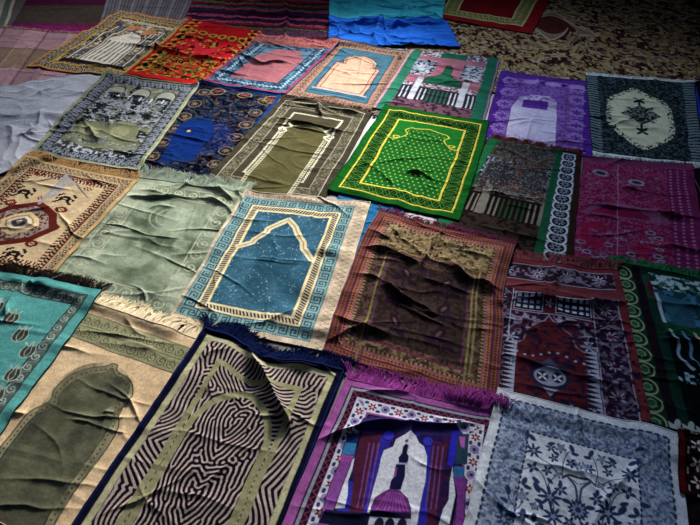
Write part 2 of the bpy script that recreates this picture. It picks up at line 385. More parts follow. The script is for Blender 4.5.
textile('woven_blanket', 'dusty pink and khaki checked blanket lying at the left edge', [(-55, 25), (112, 38), (70, 119), (-140, 105)], p_mauve,
        'blanket', 'loose cloths on the floor', seed=33, pitch=.005, fringe=[('T', 'b49a80', .035, 260), ('B', 'a5805f', .025, 260)], bind='7a6055',
        wr=[([(38, 38), (15, 68), (-5, 105)], .018, .03), ([(65, 44), (38, 72), (20, 112)], .02, .03), ([(-10, 70), (40, 74), (80, 78)], .008, .02)])
def p_stripes(P):
    W, L = P.W, P.L; P.fill('4a1f3a'); cols = ['7d1f4d', '2c2a4e', 'a33a66', '3a1630', '5b6b3c', '8f1f3a', '2c3a6b', 'b04a78', '2a1424', '6a2a5e', '35604e', '8a1c3c', '43204e', 'a8506a', '2b2440']
    n = 44
    for i in range(n): P.rect(0, L*i/n, W, L*(i+1)/n, cols[(i*7) % 15] if i % 3 else '451f38')
    P.rect(0, L*.86, W, L*.93, '5d3d55'); P.rect(0, L*.93, W, L, '8c2a2c')
    P.speck(np.ones_like(P.X), '2a1628', 50, .62, 1)
textile('striped_blanket', 'pink navy and red multicoloured striped cloth at the far edge', [(204, -26), (334, -24), (331, 46), (180, 36)], p_stripes,
        'blanket', 'loose cloths on the floor', seed=34, pitch=.004, fringe=[('B', 'b04a48', .05, 500)], bind='6a2030', crumple=(.012, 5),
        wr=[([(185, 15), (240, 16), (300, 18)], .025, .03), ([(285, 0), (287, 40)], .03, .025)])
def p_flat(col, c2):
    def f(P): P.fill(col); P.shade(np.ones_like(P.X), c2, 6, .5, 4)
    return f
def p_carpet(P):
    W, L = P.W, P.L; P.fill('8f7a4c'); one = np.ones_like(P.X)
    P.shade(one, 'b9975a', 4, .8, 1); P.speck(one, '8a6a5c', 16, .56, 2)
    P.speck(one, '4a2a2a', 14, .60, 3, 3, .03); P.speck(one, '331c20', 20, .60, 4, 2, .03); P.speck(one, 'b09c78', 18, .66, 5, 2, .03)
    e = P.box(0, L-.42, W, L); P.put(e*.6, '8f7a60'); P.speck(e, '4b2030', 46, .5, 6, 3, .03); P.speck(e, 'cdbd94', 60, .62, 7, 2, .03); P.speck(e, '4f6a3c', 48, .69, 8, 2, .03)
    c = P.m(552, 26)
    P.poly([(c[0]+a, c[1]+b) for a, b in [(-.34, .05), (-.15, -.1), (0, -.3), (.15, -.1), (.36, .05), (.15, .12), (0, .3), (-.15, .12)]], '8a6f62', True, 'c2a98a', .014)
    P.poly([(c[0]+a, c[1]+b) for a, b in [(-.2, .03), (0, -.2), (.2, .03), (0, .2)]], '5a2a26', True, 'a8927a', .01)
textile('floral_carpet', 'large yellow brown floral carpet lying under the far right rugs', [(430, -45), (780, 10), (790, 160), (400, 72)], p_carpet,
        'carpet', None, seed=35, pitch=.006, th=.006, bind='3c2c20', amp=.004,
        wr=[([(545, 14), (560, 30), (575, 46), (585, 72)], .07, .028, 1.2)])
textile('dark_rug_or_shade', 'very dark rug with a thin blue line at the far right edge', [(688, 82), (790, 90), (810, 190), (700, 175)],
        lambda P: (P.fill('1d1c22'), P.rect(.03, .1, .045, .6, '2a3cae')), seed=36)
def p_dark2(P):
    P.fill('1c1618'); P.band(.05, .056, '6f5a4e'); P.band(.11, .116, '6f5a4e'); P.speck(P.inside(.02, .05), '3a2c2c', 40, .55)
textile('dark_rug_or_shade', 'very dark rug with thin tan outlines beside the magenta rug', [(662, 150), (780, 165), (840, 290), (712, 275)], p_dark2, seed=37)
def p_redgold(P):
    W, L = P.W, P.L; P.fill('7d141c'); P.band(.0, .10, '8e1720'); P.band(.10, .235, '9a9350'); P.band(.10, .11, 'c9c083'); P.band(.225, .235, 'c9c083')
    P.bandp(.12, .215, .05, petals(.42, 4, .4), '5e6a30'); P.bandp(.12, .215, .05, diag(.3), '6d6a34'); P.band(.155, .18, 'b3aa66'); P.bandp(.155, .18, .03, dots(.35), '59301f')
textile('bordered_rug', 'deep red rug with a green and gold border at the far edge', [(470, -55), (575, -48), (531, 36), (428, 18)], p_redgold, seed=38, bind='7a1520')
textile('turquoise_cloth', 'crumpled turquoise cloth lying flat at the far middle', [(330, -18), (448, -12), (441, 26), (329, 26)], p_flat('38cbd8', '28a8bd'),
        'cloth', 'loose cloths on the floor', seed=39, ncrease=22, crease=.025, mat=SILK, crumple=(.022, 4.2), bind='178fa5', amp=.006)
textile('blue_cloth', 'crumpled bright blue cloth in front of the turquoise cloth', [(329, 23), (446, 25), (460, 50), (329, 44)], p_flat('1c74dc', '1860c8'),
        'cloth', 'loose cloths on the floor', seed=40, ncrease=16, crease=.018, mat=SILK, crumple=(.018, 5), bind='1350b5', amp=.006,
        wr=[([(345, 25), (338, 43)], .03, .03), ([(380, 20), (372, 47)], .035, .03)])
textile('white_sheet', 'crumpled greyish white sheet at the left edge', [(-60, 99), (112, 72), (72, 150), (-110, 215)], p_flat('b9bcc6', 'a5a6b2'),
        'sheet', None, seed=41, mat=SILK, crumple=(.012, 5), bind='aeb0ba', amp=.006, wr=[([(45, 112), (38, 130), (20, 140)], .03, .025), ([(0, 125), (15, 135), (12, 150)], .03, .03)])

def arch(P, cx, w, ysh, ytop, ybot, kind='ogee'):
    h = w/2; d = ysh-ytop
    if kind == 'ogee': a = [(-h, ybot), (-h, ysh), (-h*.98, ysh-d*.3), (-h*.72, ysh-d*.68), (-h*.3, ysh-d*.88), (0, ytop), (h*.3, ysh-d*.88), (h*.72, ysh-d*.68), (h*.98, ysh-d*.3), (h, ysh), (h, ybot)]
    elif kind == 'round': a = [(-h, ybot)]+[(h*math.cos(math.pi-t*math.pi/12), ysh-d*math.sin(t*math.pi/12)) for t in range(13)]+[(h, ybot)]
    elif kind == 'moor':  # horseshoe crown on narrower shoulders
        a = [(-h, ybot), (-h, ysh+d*.12), (-h*.95, ysh), (-h*.66, ysh-d*.02), (-h*.74, ysh-d*.2), (-h*.72, ysh-d*.5), (-h*.5, ysh-d*.78), (-h*.2, ysh-d*.92), (0, ytop)]
        a = a+[(-x, y) for x, y in a[-2::-1]]
    else: a = [(-h, ybot), (-h, ysh), (0, ytop), (h, ysh), (h, ybot)]
    return [(cx+x, y) for x, y in a]

def p_goldbrown(P):
    W, L = P.W, P.L; c = W/2; P.fill('b98f56'); P.band(.0, .022, 'c98a4a'); P.band(.022, .10, '3f3a34')
    P.bandp(.022, .10, .045, bm(['..##..#.', '.#..#.#.', '#.##.#..', '.#..#.##', '..##..#.']), 'b9a988')
    P.band(.10, .12, 'c79a2e'); P.rect(.12, .12, W-.12, L-.12, 'a58e6c'); f = P.box(.12, .12, W-.12, L-.12)
    P.speck(f, '3c3630', 26, .56, 2); P.speck(f, 'd9cdb4', 22, .62, 3); P.speck(f, '5d6a78', 12, .62, 5)
    for x in (.17, .25, W-.25, W-.17): P.rect(x-.018, .22, x+.018, L-.16, '5b5346'); P.rect(x-.007, .25, x+.007, L-.18, 'd8cfb8')
    P.poly(arch(P, c, .24, .5, .34, L-.16, 'round'), 'e4dcc8', line='4a3f34', lw=.008)
    for k in range(6): P.rect(c-.1+k*.036, .52, c-.09+k*.036, L-.22, '3c4640')
    P.ell(c-.08, .25, .07, .045, 'c98a5c'); P.ell(c+.09, .28, .06, .05, 'c98a5c'); P.rect(.14, L-.19, W-.14, L-.13, '2e2823')
    P.rect(.12, .14, W-.12, .17, 'd1c39a'); P.bandp(.12, .15, .03, zig(.35, .3), '3a3430')
textile('prayer_rug', 'gold and brown mosque rug beside the red and yellow rug', [(121, 13), (197, 25), (133, 82), (27, 68)], p_goldbrown, seed=1, bind='c08a48', pitch=.0035,
        wr=[([(118, 44), (140, 48), (170, 52)], .028, .022), ([(70, 70), (100, 68), (135, 72)], .02, .02), ([(140, 25), (128, 42)], .02, .02)], amp=.006)
def p_redyellow(P):
    W, L = P.W, P.L; c = W/2; P.fill('b80f16'); P.band(.0, .05, 'c01218'); P.rect(0, 0, W, .12, 'b5101a')
    for y in (.16,): P.strip(0, y, W, y+.08, .085, rings(.36, .2), 'b9932c', False); P.strip(0, y, W, y+.08, .085, dots(.2), '2d3a1c', False)
    P.rect(.1, .28, W-.1, .60, 'c81424'); f = P.box(.05, .26, W-.05, .62); P.speck(f, '3a1016', 16, .62, 3); P.speck(f, 'c89a2c', 18, .68, 4)
    g = P.box(.02, .60, W-.02, L-.05); P.put(g*.85, 'b98a20'); P.speck(g, '2a2016', 30, .5, 5); P.speck(g, 'c31018', 20, .56, 6); P.speck(g, '55702c', 26, .66, 7)
    P.bandp(.02, .10, .07, diag(.45), 'c99a28', D=np.minimum(P.X, W-P.X), S_=P.Y); P.bandp(.02, .10, .07, dots(.25), '1f1a1a', D=np.minimum(P.X, W-P.X), S_=P.Y)
    P.poly([(c-.14, .3), (c, .42), (c+.14, .3), (c+.05, .5), (c-.05, .5)], 'e0283a'); P.rect(0, L-.05, W, L, 'c0121a')
textile('prayer_rug', 'bright red and yellow rug beside the gold and brown rug', [(192, 23), (264, 35), (218, 88), (126, 76)], p_redyellow, seed=2, bind='a01018', pitch=.0035,
        wr=[([(120, 45), (160, 52), (200, 60), (245, 63)], .042, .026, 1.2), ([(128, 70), (150, 66), (175, 74)], .025, .02)], amp=.006)
def p_peach(P):
    W, L = P.W, P.L; c = W/2; P.fill('42697a'); P.band(0, .018, '5c5a56'); P.band(.018, .105, '9a7a68'); P.bandp(.02, .10, .05, petals(.42, 5, .4), '6a4e48'); P.bandp(.02, .10, .05, bars(.12), '80604f')
    P.band(.105, .112, '2f4a58'); P.speck(P.inside(.112, .4), '3a6a84', 30, .56)
    A = arch(P, c, W-.30, .36, .19, L-.18, 'moor'); P.poly(A, 'b7a69a'); P.poly(A, 'b58e78', line='3a3540', lw=.008)
    I = arch(P, c, W-.36, .37, .22, L-.215, 'moor'); P.poly(I, 'bd9880', line='5a4a4c', lw=.006)
    P.rect(.13, L-.16, W-.13, L-.15, '2c3d4c'); P.rect(.13, L-.20, W-.13, L-.185, '8da0a8')
textile('prayer_rug', 'peach arch rug with light blue surround below the blue cloth', [(335, 41), (411, 53), (378, 116), (283, 96)], p_peach, seed=4, bind='5c6a6a', pitch=.0035,
        fringe=[('B', '46433c', .035, 420)], wr=[([(310, 66), (335, 69), (372, 73)], .007, .012), ([(330, 72), (322, 92)], .006, .01), ([(398, 52), (400, 62)], .02, .02)])
def p_pinkblue(P):
    W, L = P.W, P.L; c = W/2; P.fill('50748c'); P.speck(np.ones_like(P.X), '2a465c', 26, .50, 3); P.band(0, .02, '9c3450')
    for a, b in ((.05, .055), (.085, .09), (.12, .125)): P.band(a, b, '26394e')
    P.bandp(.055, .085, .03, wave(.3, .3), 'a9c0d0'); P.rect(0, 0, W, .14, 'b06a66'); P.bandp(.02, .10, .05, petals(.4), '8a4550', D=P.Y, S_=P.X)
    P.rect(.13, .2, W-.13, L-.13, '8d5460'); P.shade(P.box(.13, .2, W-.13, L-.13), 'a46a70', 6, .8, 3)
    P.poly([(.13, .2), (.22, .2), (.13, .36)], '50748c'); P.poly([(W-.13, .2), (W-.22, .2), (W-.13, .36)], '50748c')
textile('prayer_rug', 'wrinkled dusty pink rug with blue border beside the peach arch rug', [(262, 38), (341, 44), (286, 95), (203, 84)], p_pinkblue, seed=3, bind='3a6aa0', pitch=.0035,
        wr=[([(231, 54), (248, 60), (262, 65), (278, 64), (298, 66)], .035, .02), ([(214, 72), (232, 75), (252, 79)], .02, .018), ([(286, 30), (285, 38), (284, 44)], .045, .022), ([(240, 58), (242, 66), (246, 70)], .02, .015)], amp=.008)
def kaaba(P, sky, wall, white, green, dark, border, bpat, dome=True, bwid=.09, inner=None):
    W, L = P.W, P.L; c = W/2; b = bwid; P.fill(sky); P.rect(0, 0, b, L, border); P.rect(W-b, 0, W, L, border)
    P.rect(b, 0, W-b, .10, wall); P.speck(P.box(b, 0, W-b, .10), white, 30, .55, 2); P.rect(c-.1, .02, c+.1, .10, green)
    P.poly([(b, .10), (c-.12, .10), (c-.2, .22), (b, .30)], sky); f = P.box(b, .10, W-b, .56)
    for sx in (-1, 1):
        x = c+sx*.18; P.poly([(x-.075, .17), (x+.075, .17), (x+.055, .42), (x-.055, .42)], white)
        P.speck(P.box(x-.08, .17, x+.08, .42), dark, 34, .52, 3); P.speck(P.box(x-.08, .17, x+.08, .42), '8a9ab0', 30, .55, 6)
        for k in range(5): P.rect(x-sx*.065-.012, .19+k*.045, x-sx*.065+.012, .21+k*.045, dark)
    if dome:
        P.poly([(c-.13, .52), (c-.13, .46), (c-.06, .40), (c-.03, .36), (c-.025, .26), (c, .2), (c+.025, .26), (c+.03, .36), (c+.06, .40), (c+.13, .46), (c+.13, .52)], green, line=dark, lw=.006)
        P.rect(c-.13, .49, c+.13, .50, dark)
    P.rect(b, .52, W-b, .58, wall); P.speck(P.box(b, .52, W-b, .58), white, 40, .56, 5)
    P.rect(b, .58, W-b, .78, dark); n = 17
    for k in range(n):
        x = b+.02+(W-2*b-.04)*k/(n-1); col = green if abs(x-c) < .08 else white
        P.poly([(x-.004, .60), (x+.004, .60), (x+.008, .77), (x-.003, .77)], col)
    for sx in (-1, 1): P.poly([(c+sx*.16-.022, .44), (c+sx*.16+.022, .44), (c+sx*.16+.018, .86), (c+sx*.16-.018, .86)], white); P.rect(c+sx*.16-.04, .86, c+sx*.16+.04, .885, dark)
    P.rect(b, .78, W-b, L-.06, wall); P.speck(P.box(b, .78, W-b, L-.06), dark, 20, .58, 8); P.strip(b, L-.06, W-b, L-.02, .05, petals(.45), white, False)
    if bpat: P.strip(W-b*1.05, .02, W-.012, L-.02, *bpat)
def p_greenpink(P):
    kaaba(P, '9d6474', '6e4a58', 'aeb2bc', '1a6448', '2d2a38', '1c6650', None)
    P.strip(.0, 0, .085, P.L, .012, diag(.5, 2), '2b7a62'); P.rect(.0, 0, .02, P.L, 'b58090'); P.rect(P.W-.012, 0, P.W, P.L, '9a6a90')
textile('prayer_rug', 'green edged pink rug with a green dome above the bright green rug', [(412, 51), (500, 61), (482, 131), (372, 109)], p_greenpink, seed=5, bind='3b6a68', pitch=.003,
        mid={}, wr=[([(395, 90), (430, 96), (480, 106)], .006, .012), ([(412, 50), (408, 62), (400, 74)], .01, .012)])
def p_purple(P):
    W, L = P.W, P.L; c = P.m(537, 120)[0]; P.fill('8f66b4'); P.speck(np.ones_like(P.X), '7348a0', 30, .5, 2, 3, .15); P.band(0, .05, '5a2c94')
    P.rect(0, 0, W, .07, '5f3496')
    for sx in (0, 1):
        x0 = .02 if sx == 0 else W-.15; P.strip(x0, .06, x0+.12, L-.03, .16, petals(.48, 8, .12), '9a78bc'); P.strip(x0, .06, x0+.12, L-.03, .16, petals(.33, 6, .3), '6a3c9c'); P.strip(x0, .06, x0+.12, L-.03, .16, bars(.06), '4c2482')
        P.rect(x0+(.125 if sx == 0 else -.012), .08, x0+(.131 if sx == 0 else -.006), L, '7a4a6a')
    for x in (.23, .38, .54): P.ell(x, .11, .06, .028, 'a98ac8'); P.ell(x+.07, .11, .02, .02, '4f2488')
    A = [P.m(*q) for q in [(504, 147), (512, 108), (519, 99), (530, 97), (549, 99), (556, 106), (555, 148)]]
    P.poly(A, 'd2c6df', line='d8c7de', lw=.006); yb = A[0][1]; yt = A[3][1]
    A_ = P.box(A[0][0]-.01, yt, A[-1][0]+.01, yb); g = np.clip((P.Y-yt)/(yb-yt), 0, 1); k = (P.X > A[1][0]-.02) & (P.X < A[-2][0]+.02)
    P.put(A_*k*np.clip((np.abs(g-.5)-.22)*3, 0, .8)*(fbm(P.X*60, P.Y*60, 2) > .42), '8050ac'); a = P.m(523, 101); b = P.m(547, 111)
    P.rect(a[0], a[1], b[0], b[1], '6f3aa4'); P.rect(a[0], (a[1]+b[1])/2, b[0], (a[1]+b[1])/2+.006, '4e2480')
textile('prayer_rug', 'violet prayer rug with a pale arch and a purple bar', [(501, 74), (591, 84), (591, 158), (481, 141)], p_purple, seed=6, bind='5c3290', pitch=.003,
        wr=[([(536, 78), (537, 86), (537, 93)], .03, .016, 1.2), ([(556, 125), (575, 127), (592, 128)], .012, .014), ([(500, 118), (540, 121), (590, 124)], .006, .012), ([(560, 140), (592, 143)], .015, .014)])
def p_medallion(P):
    W, L = P.W, P.L; P.fill('1d2529'); one = np.ones_like(P.X); P.speck(one, '47555a', 40, .56, 2, 3, .08); P.bandp(.0, .07, .035, bars(.45), '6d7f84', D=np.minimum(P.X, W-P.X), S_=P.Y)
    A = P.ms((606, 102), (613, 97), (624, 93), (632, 90), (645, 96), (663, 104), (670, 112), (673, 123), (673, 138), (663, 145), (645, 151), (630, 143), (613, 130), (606, 120))
    P.poly(A, 'c6c5a6', True); P.speck(P.aa(seg_dist(P.X, P.Y, A+[A[0]])[0]-.03), '29343a', 45, .52, 3)
    c = P.m(640, 117); 
    for k in range(8):
        a = k*math.pi/4; r = .12 if k % 2 else .17; P.flower(c[0]+.06*math.cos(a), c[1]+.08*math.sin(a), .055, '262b2c', 4, .4, a)
    P.poly([(c[0]+x, c[1]+y) for x, y in [(-.13, 0), (-.06, -.07), (0, -.13), (.06, -.07), (.13, 0), (.06, .07), (0, .14), (-.06, .07)]], '2a3030')
    for y in (-.2, .2): P.flower(c[0], c[1]+y, .05, '262b2c', 4, .4, math.pi/4); P.rect(c[0]-.008, c[1]+min(y, 0), c[0]+.008, c[1]+max(y, 0), '262b2c')
    P.speck(P.aa(np.hypot(P.X-c[0], (P.Y-c[1])*.85)-.11), '8f9488', 50, .6, 5)
textile('prayer_rug', 'black rug with a cream medallion and white fringes', [(585, 77), (693, 86), (702, 166), (592, 153)], p_medallion, seed=7, bind='2a3236', pitch=.0035,
        fringe=[('T', 'd0d6d4', .05, 1100, .0022), ('B', 'd6dddd', .055, 1100, .0022)], wr=[([(600, 108), (615, 109)], .008, .01), ([(652, 80), (660, 90)], .015, .02), ([(575, 82), (640, 95), (655, 84)], .004, .01)])
def p_bluevelvet(P):
    W, L = P.W, P.L; P.fill('172338'); one = np.ones_like(P.X); P.speck(one, '24364f', 30, .5, 2, 3, .1); P.speck(one, '5c4c38', 30, .68, 3, 2, .05); P.speck(one, '3c222e', 26, .70, 4, 2, .05); P.speck(one, '0c1020', 24, .58, 9, 3, .05)
    for x in (.075, W-.075):
        P.strip(x-.055, .03, x+.055, L-.02, .16, rings(.38, .06), '7d673f'); P.strip(x-.055, .03, x+.055, L-.02, .16, petals(.3, 8, .3), '2a3550'); P.strip(x-.055, .03, x+.055, L-.02, .16, petals(.2, 6, .5), '94763e')
    for x in (.16, .34, .52): P.disc(x, .075, .045, '86703f', .009); P.flower(x, .075, .03, '7f3a3a', 8)
    P.band(0, .018, '123f80'); A = P.ms((158, 163), (172, 140), (181, 125), (196, 119), (211, 121), (213, 134), (203, 147), (192, 162)); P.poly(A, '102f66', True); P.shade(P.aa(np.hypot(P.X-W/2, P.Y-L*.6)-.2), '0c2c78', 8, .7, 3)
    m = P.m(189, 132); P.disc(m[0], m[1], .012, 'c9a552')
textile('prayer_rug', 'royal blue rug with dark floral border beside the olive rug', [(200, 84), (281, 97), (214, 184), (126, 173)], p_bluevelvet, seed=9, bind='17427f', pitch=.003,
        wr=[([(182, 130), (195, 128), (210, 132)], .01, .016), ([(165, 150), (185, 145)], .01, .02), ([(225, 135), (240, 141), (250, 142)], .012, .014), ([(205, 90), (240, 98), (275, 105)], .014, .02)], amp=.005)
textile_fr = None
def p_blackwhite(P):
    W, L = P.W, P.L; P.fill('70735a'); one = np.ones_like(P.X); f = P.box(.1, .08, W-.1, L-.08)
    P.speck(P.box(.1, .25, W-.1, .60), '2c323c', 32, .49, 2, 3, .04); P.speck(P.box(.1, .25, W-.1, .55), '8a8f9c', 36, .56, 5, 3, .04)
    P.speck(f, '23272c', 12, .62, 3, 3, .03); P.speck(f, '8f949f', 28, .64, 4, 3, .03)
    for x in (-.18, 0, .18): P.poly(arch(P, W/2+x, .13, .2, .13, .25, 'round'), '98998c', line='20242a', lw=.008); P.ell(W/2+x, .235, .05, .02, '2a2e34')
    for x in range(12): P.rect(.12+x*.04, .24, .13+x*.04, .29, '20252c' if x % 2 else 'c9ccd0')
    for cx, cy, rx, ry, a in [(.24, .72, .12, .09, .2), (.42, .68, .10, .13, -.4), (.33, .9, .18, .05, 0)]: P.ell(cx, cy, rx, ry, '74775a', a); P.ell(cx-.02, cy, rx*.6, ry*.5, '8a8b6c', a)
    P.band(0, .022, '8c9278'); P.band(.022, .09, '262c33'); P.bandp(.025, .088, .058, bm(['..##.#..', '.####.##', '##.##.##', '.#.###.#', '##.###..', '.##.##..']), '7f8591')
    P.band(.09, .1, '464c48'); P.put(P.box(.1, L-.16, W-.1, L-.09)*.8, '23282f'); P.speck(P.box(.1, L-.16, W-.1, L-.09), 'a9afbb', 30, .55, 7)
textile('prayer_rug', 'crumpled black and pale olive rug with white flower border', [(107, 76), (199, 87), (139, 172), (32, 155)], p_blackwhite, seed=8, bind='a3a58a', bw=.006, pitch=.003,
        wr=[([(70, 128), (85, 124), (92, 135), (100, 141), (118, 136)], .026, .02), ([(95, 105), (110, 120), (108, 132)], .022, .024), ([(110, 95), (122, 99), (136, 98)], .014, .014), ([(115, 120), (128, 112), (140, 118)], .02, .024), ([(50, 135), (62, 128), (66, 120)], .016, .018)], amp=.005)
def p_magenta(P):
    W, L = P.W, P.L; P.fill('7d1b48'); one = np.ones_like(P.X); P.speck(one, '964870', 50, .54, 2, 2, .15); P.shade(one, '6a1a48', 4, .5, 5)
    P.rect(W-.15, 0, W, L, '6d2252'); 
    for x in (W-.14, W-.1, W-.06): P.strip(x, 0, x+.02, L, .03, dots(.4), 'a0608a')
    P.rect(0, 0, W, .05, '7d3a62'); c = P.m(620, 215)
    P.poly([(c[0]+x, c[1]+y) for x, y in [(-.2, 0), (-.14, -.06), (0, -.1), (.16, -.04), (.24, .06)]], '804a6c', True); P.poly([(c[0]+x, c[1]+y) for x, y in [(-.16, 0), (-.1, -.04), (0, -.06), (.1, -.02), (.14, .04)]], '821b48', True)
    def rose(x, y, r): P.ell(x, y, r, r*.6, '94839a', .3); P.ell(x, y, r*.6, r*.35, '3a3450', .3); P.ell(x+r*1.2, y+r*.4, r*.5, r*.2, '2f3a44', .6)
    for q in [(600, 174), (637, 184)]: x, y = P.m(*q); rose(x, y, .05)
    rg = random.Random(5)
    for i in range(34):
        x = rg.uniform(.03, W-.2); y = rg.uniform(.68, L-.03); rose(x, y, rg.uniform(.012, .028))
    for i in range(14): rose(rg.uniform(.03, W-.2), rg.uniform(.05, .3), .012)
    P.speck(P.box(0, .62, W-.16, L), '8f1844', 12, .55, 7, 4, .2); 
    P.stroke([P.m(618, 165), P.m(617, 262)], .004, 'a87a98')
textile('prayer_rug', 'magenta rug with small grey roses and a dark crease', [(583, 158), (691, 168), (708, 273), (570, 264)], p_magenta, seed=12, bind='7a2a50', pitch=.003, fringe=[('T', '7a4a50', .012, 200)],
        wr=[([(574, 203), (610, 209), (650, 214), (712, 223)], .03, .02, 1.2), ([(655, 245), (680, 250), (715, 256)], .024, .022), ([(618, 186), (640, 192)], .014, .014), ([(598, 196), (602, 203)], .012, .02)])
def p_kaababrown(P):
    kaaba(P, '5e3018', '3a2f2a', '7a746c', '2c4a34', '221a18', '1c5a38', None, dome=False, bwid=.075)
    W, L = P.W, P.L; P.rect(.0, 0, .06, L, '1e6e42'); f = P.box(.08, 0, W-.16, .2); P.put(f*.85, '383330'); P.speck(f, '5c5a58', 34, .56, 3, 3, .15)
    g = P.box(.08, .2, W-.16, .56); P.speck(g, '2f2c30', 22, .5, 4, 3, .15); P.speck(g, '5a5a5c', 50, .6, 6, 3, .1); P.ell(W/2-.14, .36, .09, .13, '35343a'); P.ell(W/2+.06, .36, .08, .12, '3a3a3e'); P.speck(g, '7a7876', 60, .66, 8)
    P.rect(W-.165, 0, W-.125, L, '17543a'); P.rect(W-.125, 0, W-.03, L, '23242c'); 
    P.strip(W-.125, .02, W-.03, L, .072, rings(.46, .10), 'b9c0cc'); P.strip(W-.125, .02, W-.03, L, .072, petals(.3, 8, .4), '8f96a8'); P.strip(W-.125, .02, W-.03, L, .072, bars(.12), 'a9b0be'); P.strip(W-.125, .02, W-.03, L, .072, dots(.1), '1a1a22')
    P.rect(W-.03, 0, W, L, '35221e')
textile('prayer_rug', 'brown and green kaaba rug with a white chain border strip', [(489, 139), (581, 156), (570, 274), (425, 240)], p_kaababrown, seed=11, bind='3c2a22', pitch=.003,
        fringe=[('T', '6a3420', .05, 650, .0016)], wr=[([(470, 190), (510, 196), (560, 205)], .010, .016), ([(462, 222), (500, 232), (560, 245)], .016, .02), ([(490, 165), (530, 172), (572, 178)], .008, .014), ([(500, 205), (540, 212)], .01, .015)])
textile('blue_mat', 'plain blue cloth showing between the teal arch rug and the brown rug', [(345, 185), (405, 195), (385, 350), (275, 322)], p_flat('1f6f9c', '1a5f8c'), 'cloth', None, seed=42, bind='1c5f8a')
def p_olive(P):
    W, L = P.W, P.L; c = W/2; P.fill('443d2e'); one = np.ones_like(P.X); P.band(0, .035, '3c3629'); P.band(.035, .042, 'a8a28c'); P.band(.042, .10, '4a4336'); P.speck(P.inside(.045, .1), '757058', 60, .55)
    P.band(.10, .105, '9a947c'); P.band(.108, .15, '40392a'); P.band(.152, .163, '8f8970'); P.bandp(.15, .165, .02, diag(.5), 'd3ccb2')
    P.rect(.17, .22, W-.17, L, '3f391f'); A = arch(P, c, W-.34, .40, .29, L+.1, 'round'); P.poly(A, '5c5730'); P.shade(P.box(.2, .3, W-.2, L), '46411f', 8, .9, 2)
    for sx in (-1, 1): x = c+sx*(W/2-.185); P.rect(x-.011, .42, x+.011, L, 'bcb69e'); P.strip(x-.011, .42, x+.013, L, .02, dots(.3), '6d6750')
    for sx in (-1, 1): P.stroke([(c+sx*.14, .30), (c+sx*.11, .33), (c+sx*.15, .36), (c+sx*.125, .39), (c+sx*.16, .42)], .012, 'cfcab4', True); P.disc(c+sx*.16, .37, .02, 'cfcab4', .007)
    P.stroke(A[2:-2], .004, 'b4ae90')
textile('prayer_rug', 'olive brown arch rug with pale stripes left of the bright green rug', [(283, 99), (372, 114), (322, 203), (204, 184)], p_olive, seed=10, bind='4a4534', pitch=.003, mat=VELVET,
        fringe=[('T', '2c2a22', .035, 500)], wr=[([(262, 118), (300, 124), (340, 132), (366, 137)], .032, .022, 1.2), ([(276, 103), (296, 108), (318, 112)], .014, .014), ([(317, 104), (318, 112), (322, 120)], .028, .016), ([(322, 108), (345, 113), (366, 116)], .014, .014), ([(240, 142), (275, 147), (310, 155), (345, 156)], .010, .014)], amp=.006)
def p_green(P):
    W, L = P.W, P.L; c = W/2; Y_ = 'c9b52a'; P.fill('0a5a1a'); P.band(.042, .052, Y_); P.band(.052, .13, '06380f')
    D = P.D; s = P.S
    P.bandp(.055, .128, .078, wave(.42, .05), '6f9a3a'); P.bandp(.055, .128, .078, wave(.42, .05, .5), '6f9a3a'); P.bandp(.055, .128, .078, wave(.42, .05, .25), '4f8a3a')
    P.band(.13, .142, Y_); P.rect(.142, .142, W-.142, L-.142, '0b6a1c'); 
    A = [(.145, .36), (.19, .345), (.185, .315), (.155, .32), (.19, .35), (.235, .30), (.235, .24), (.26, .225), (c-.06, .225), (c, .20), (c+.06, .225), (W-.26, .225), (W-.235, .24), (W-.235, .30), (W-.19, .35), (W-.155, .32), (W-.185, .315), (W-.19, .345), (W-.145, .36)]
    B = [(.143, .37), (.2, .345), (.235, .30), (.24, .23), (c-.06, .225), (c, .20), (c+.06, .225), (W-.24, .23), (W-.235, .30), (W-.2, .345), (W-.143, .37), (W-.143, L-.143), (.143, L-.143)]
    P.poly(B, '0a601a'); px, py = np.mod(P.X/.032, 1)-.5, np.mod(P.Y/.032, 1)-.5; row = (np.floor(P.Y/.032) % 2) > 0; px = np.where(row, np.mod(P.X/.032+.5, 1)-.5, px)
    k = P.Y > np.where(np.abs(P.X-c) < W/2-.235, .24, .375); P.put(k*P.box(.15, .22, W-.15, L-.15)*AA(np.hypot(px, py)-.16, P.p/.032*1.2), '9aae50')
    for sx in (-1, 1):
        P.stroke([(c+sx*(W/2-.145), .385), (c+sx*(W/2-.185), .375), (c+sx*(W/2-.20), .345), (c+sx*(W/2-.165), .34), (c+sx*(W/2-.175), .365), (c+sx*(W/2-.215), .345), (c+sx*(W/2-.24), .30), (c+sx*(W/2-.215), .265), (c+sx*(W/2-.235), .235), (c+sx*.09, .228), (c+sx*.05, .215), (c, .20)], .007, Y_, True)
textile('prayer_rug', 'bright green rug with yellow lines and a dotted field', [(385, 107), (489, 124), (459, 222), (328, 192)], p_green, seed=13, bind='0c4a1c', pitch=.0026, mat=SILK,
        mid={'R': [(478, 165)]}, wr=[([(352, 160), (372, 168), (388, 180), (398, 196)], .020, .02, 1.2), ([(400, 172), (418, 175), (440, 185)], .020, .018, 1.2), ([(440, 124), (455, 128)], .014, .018), ([(440, 178), (455, 168), (475, 168)], .012, .016), ([(420, 186), (440, 190)], .01, .015)], amp=.004)
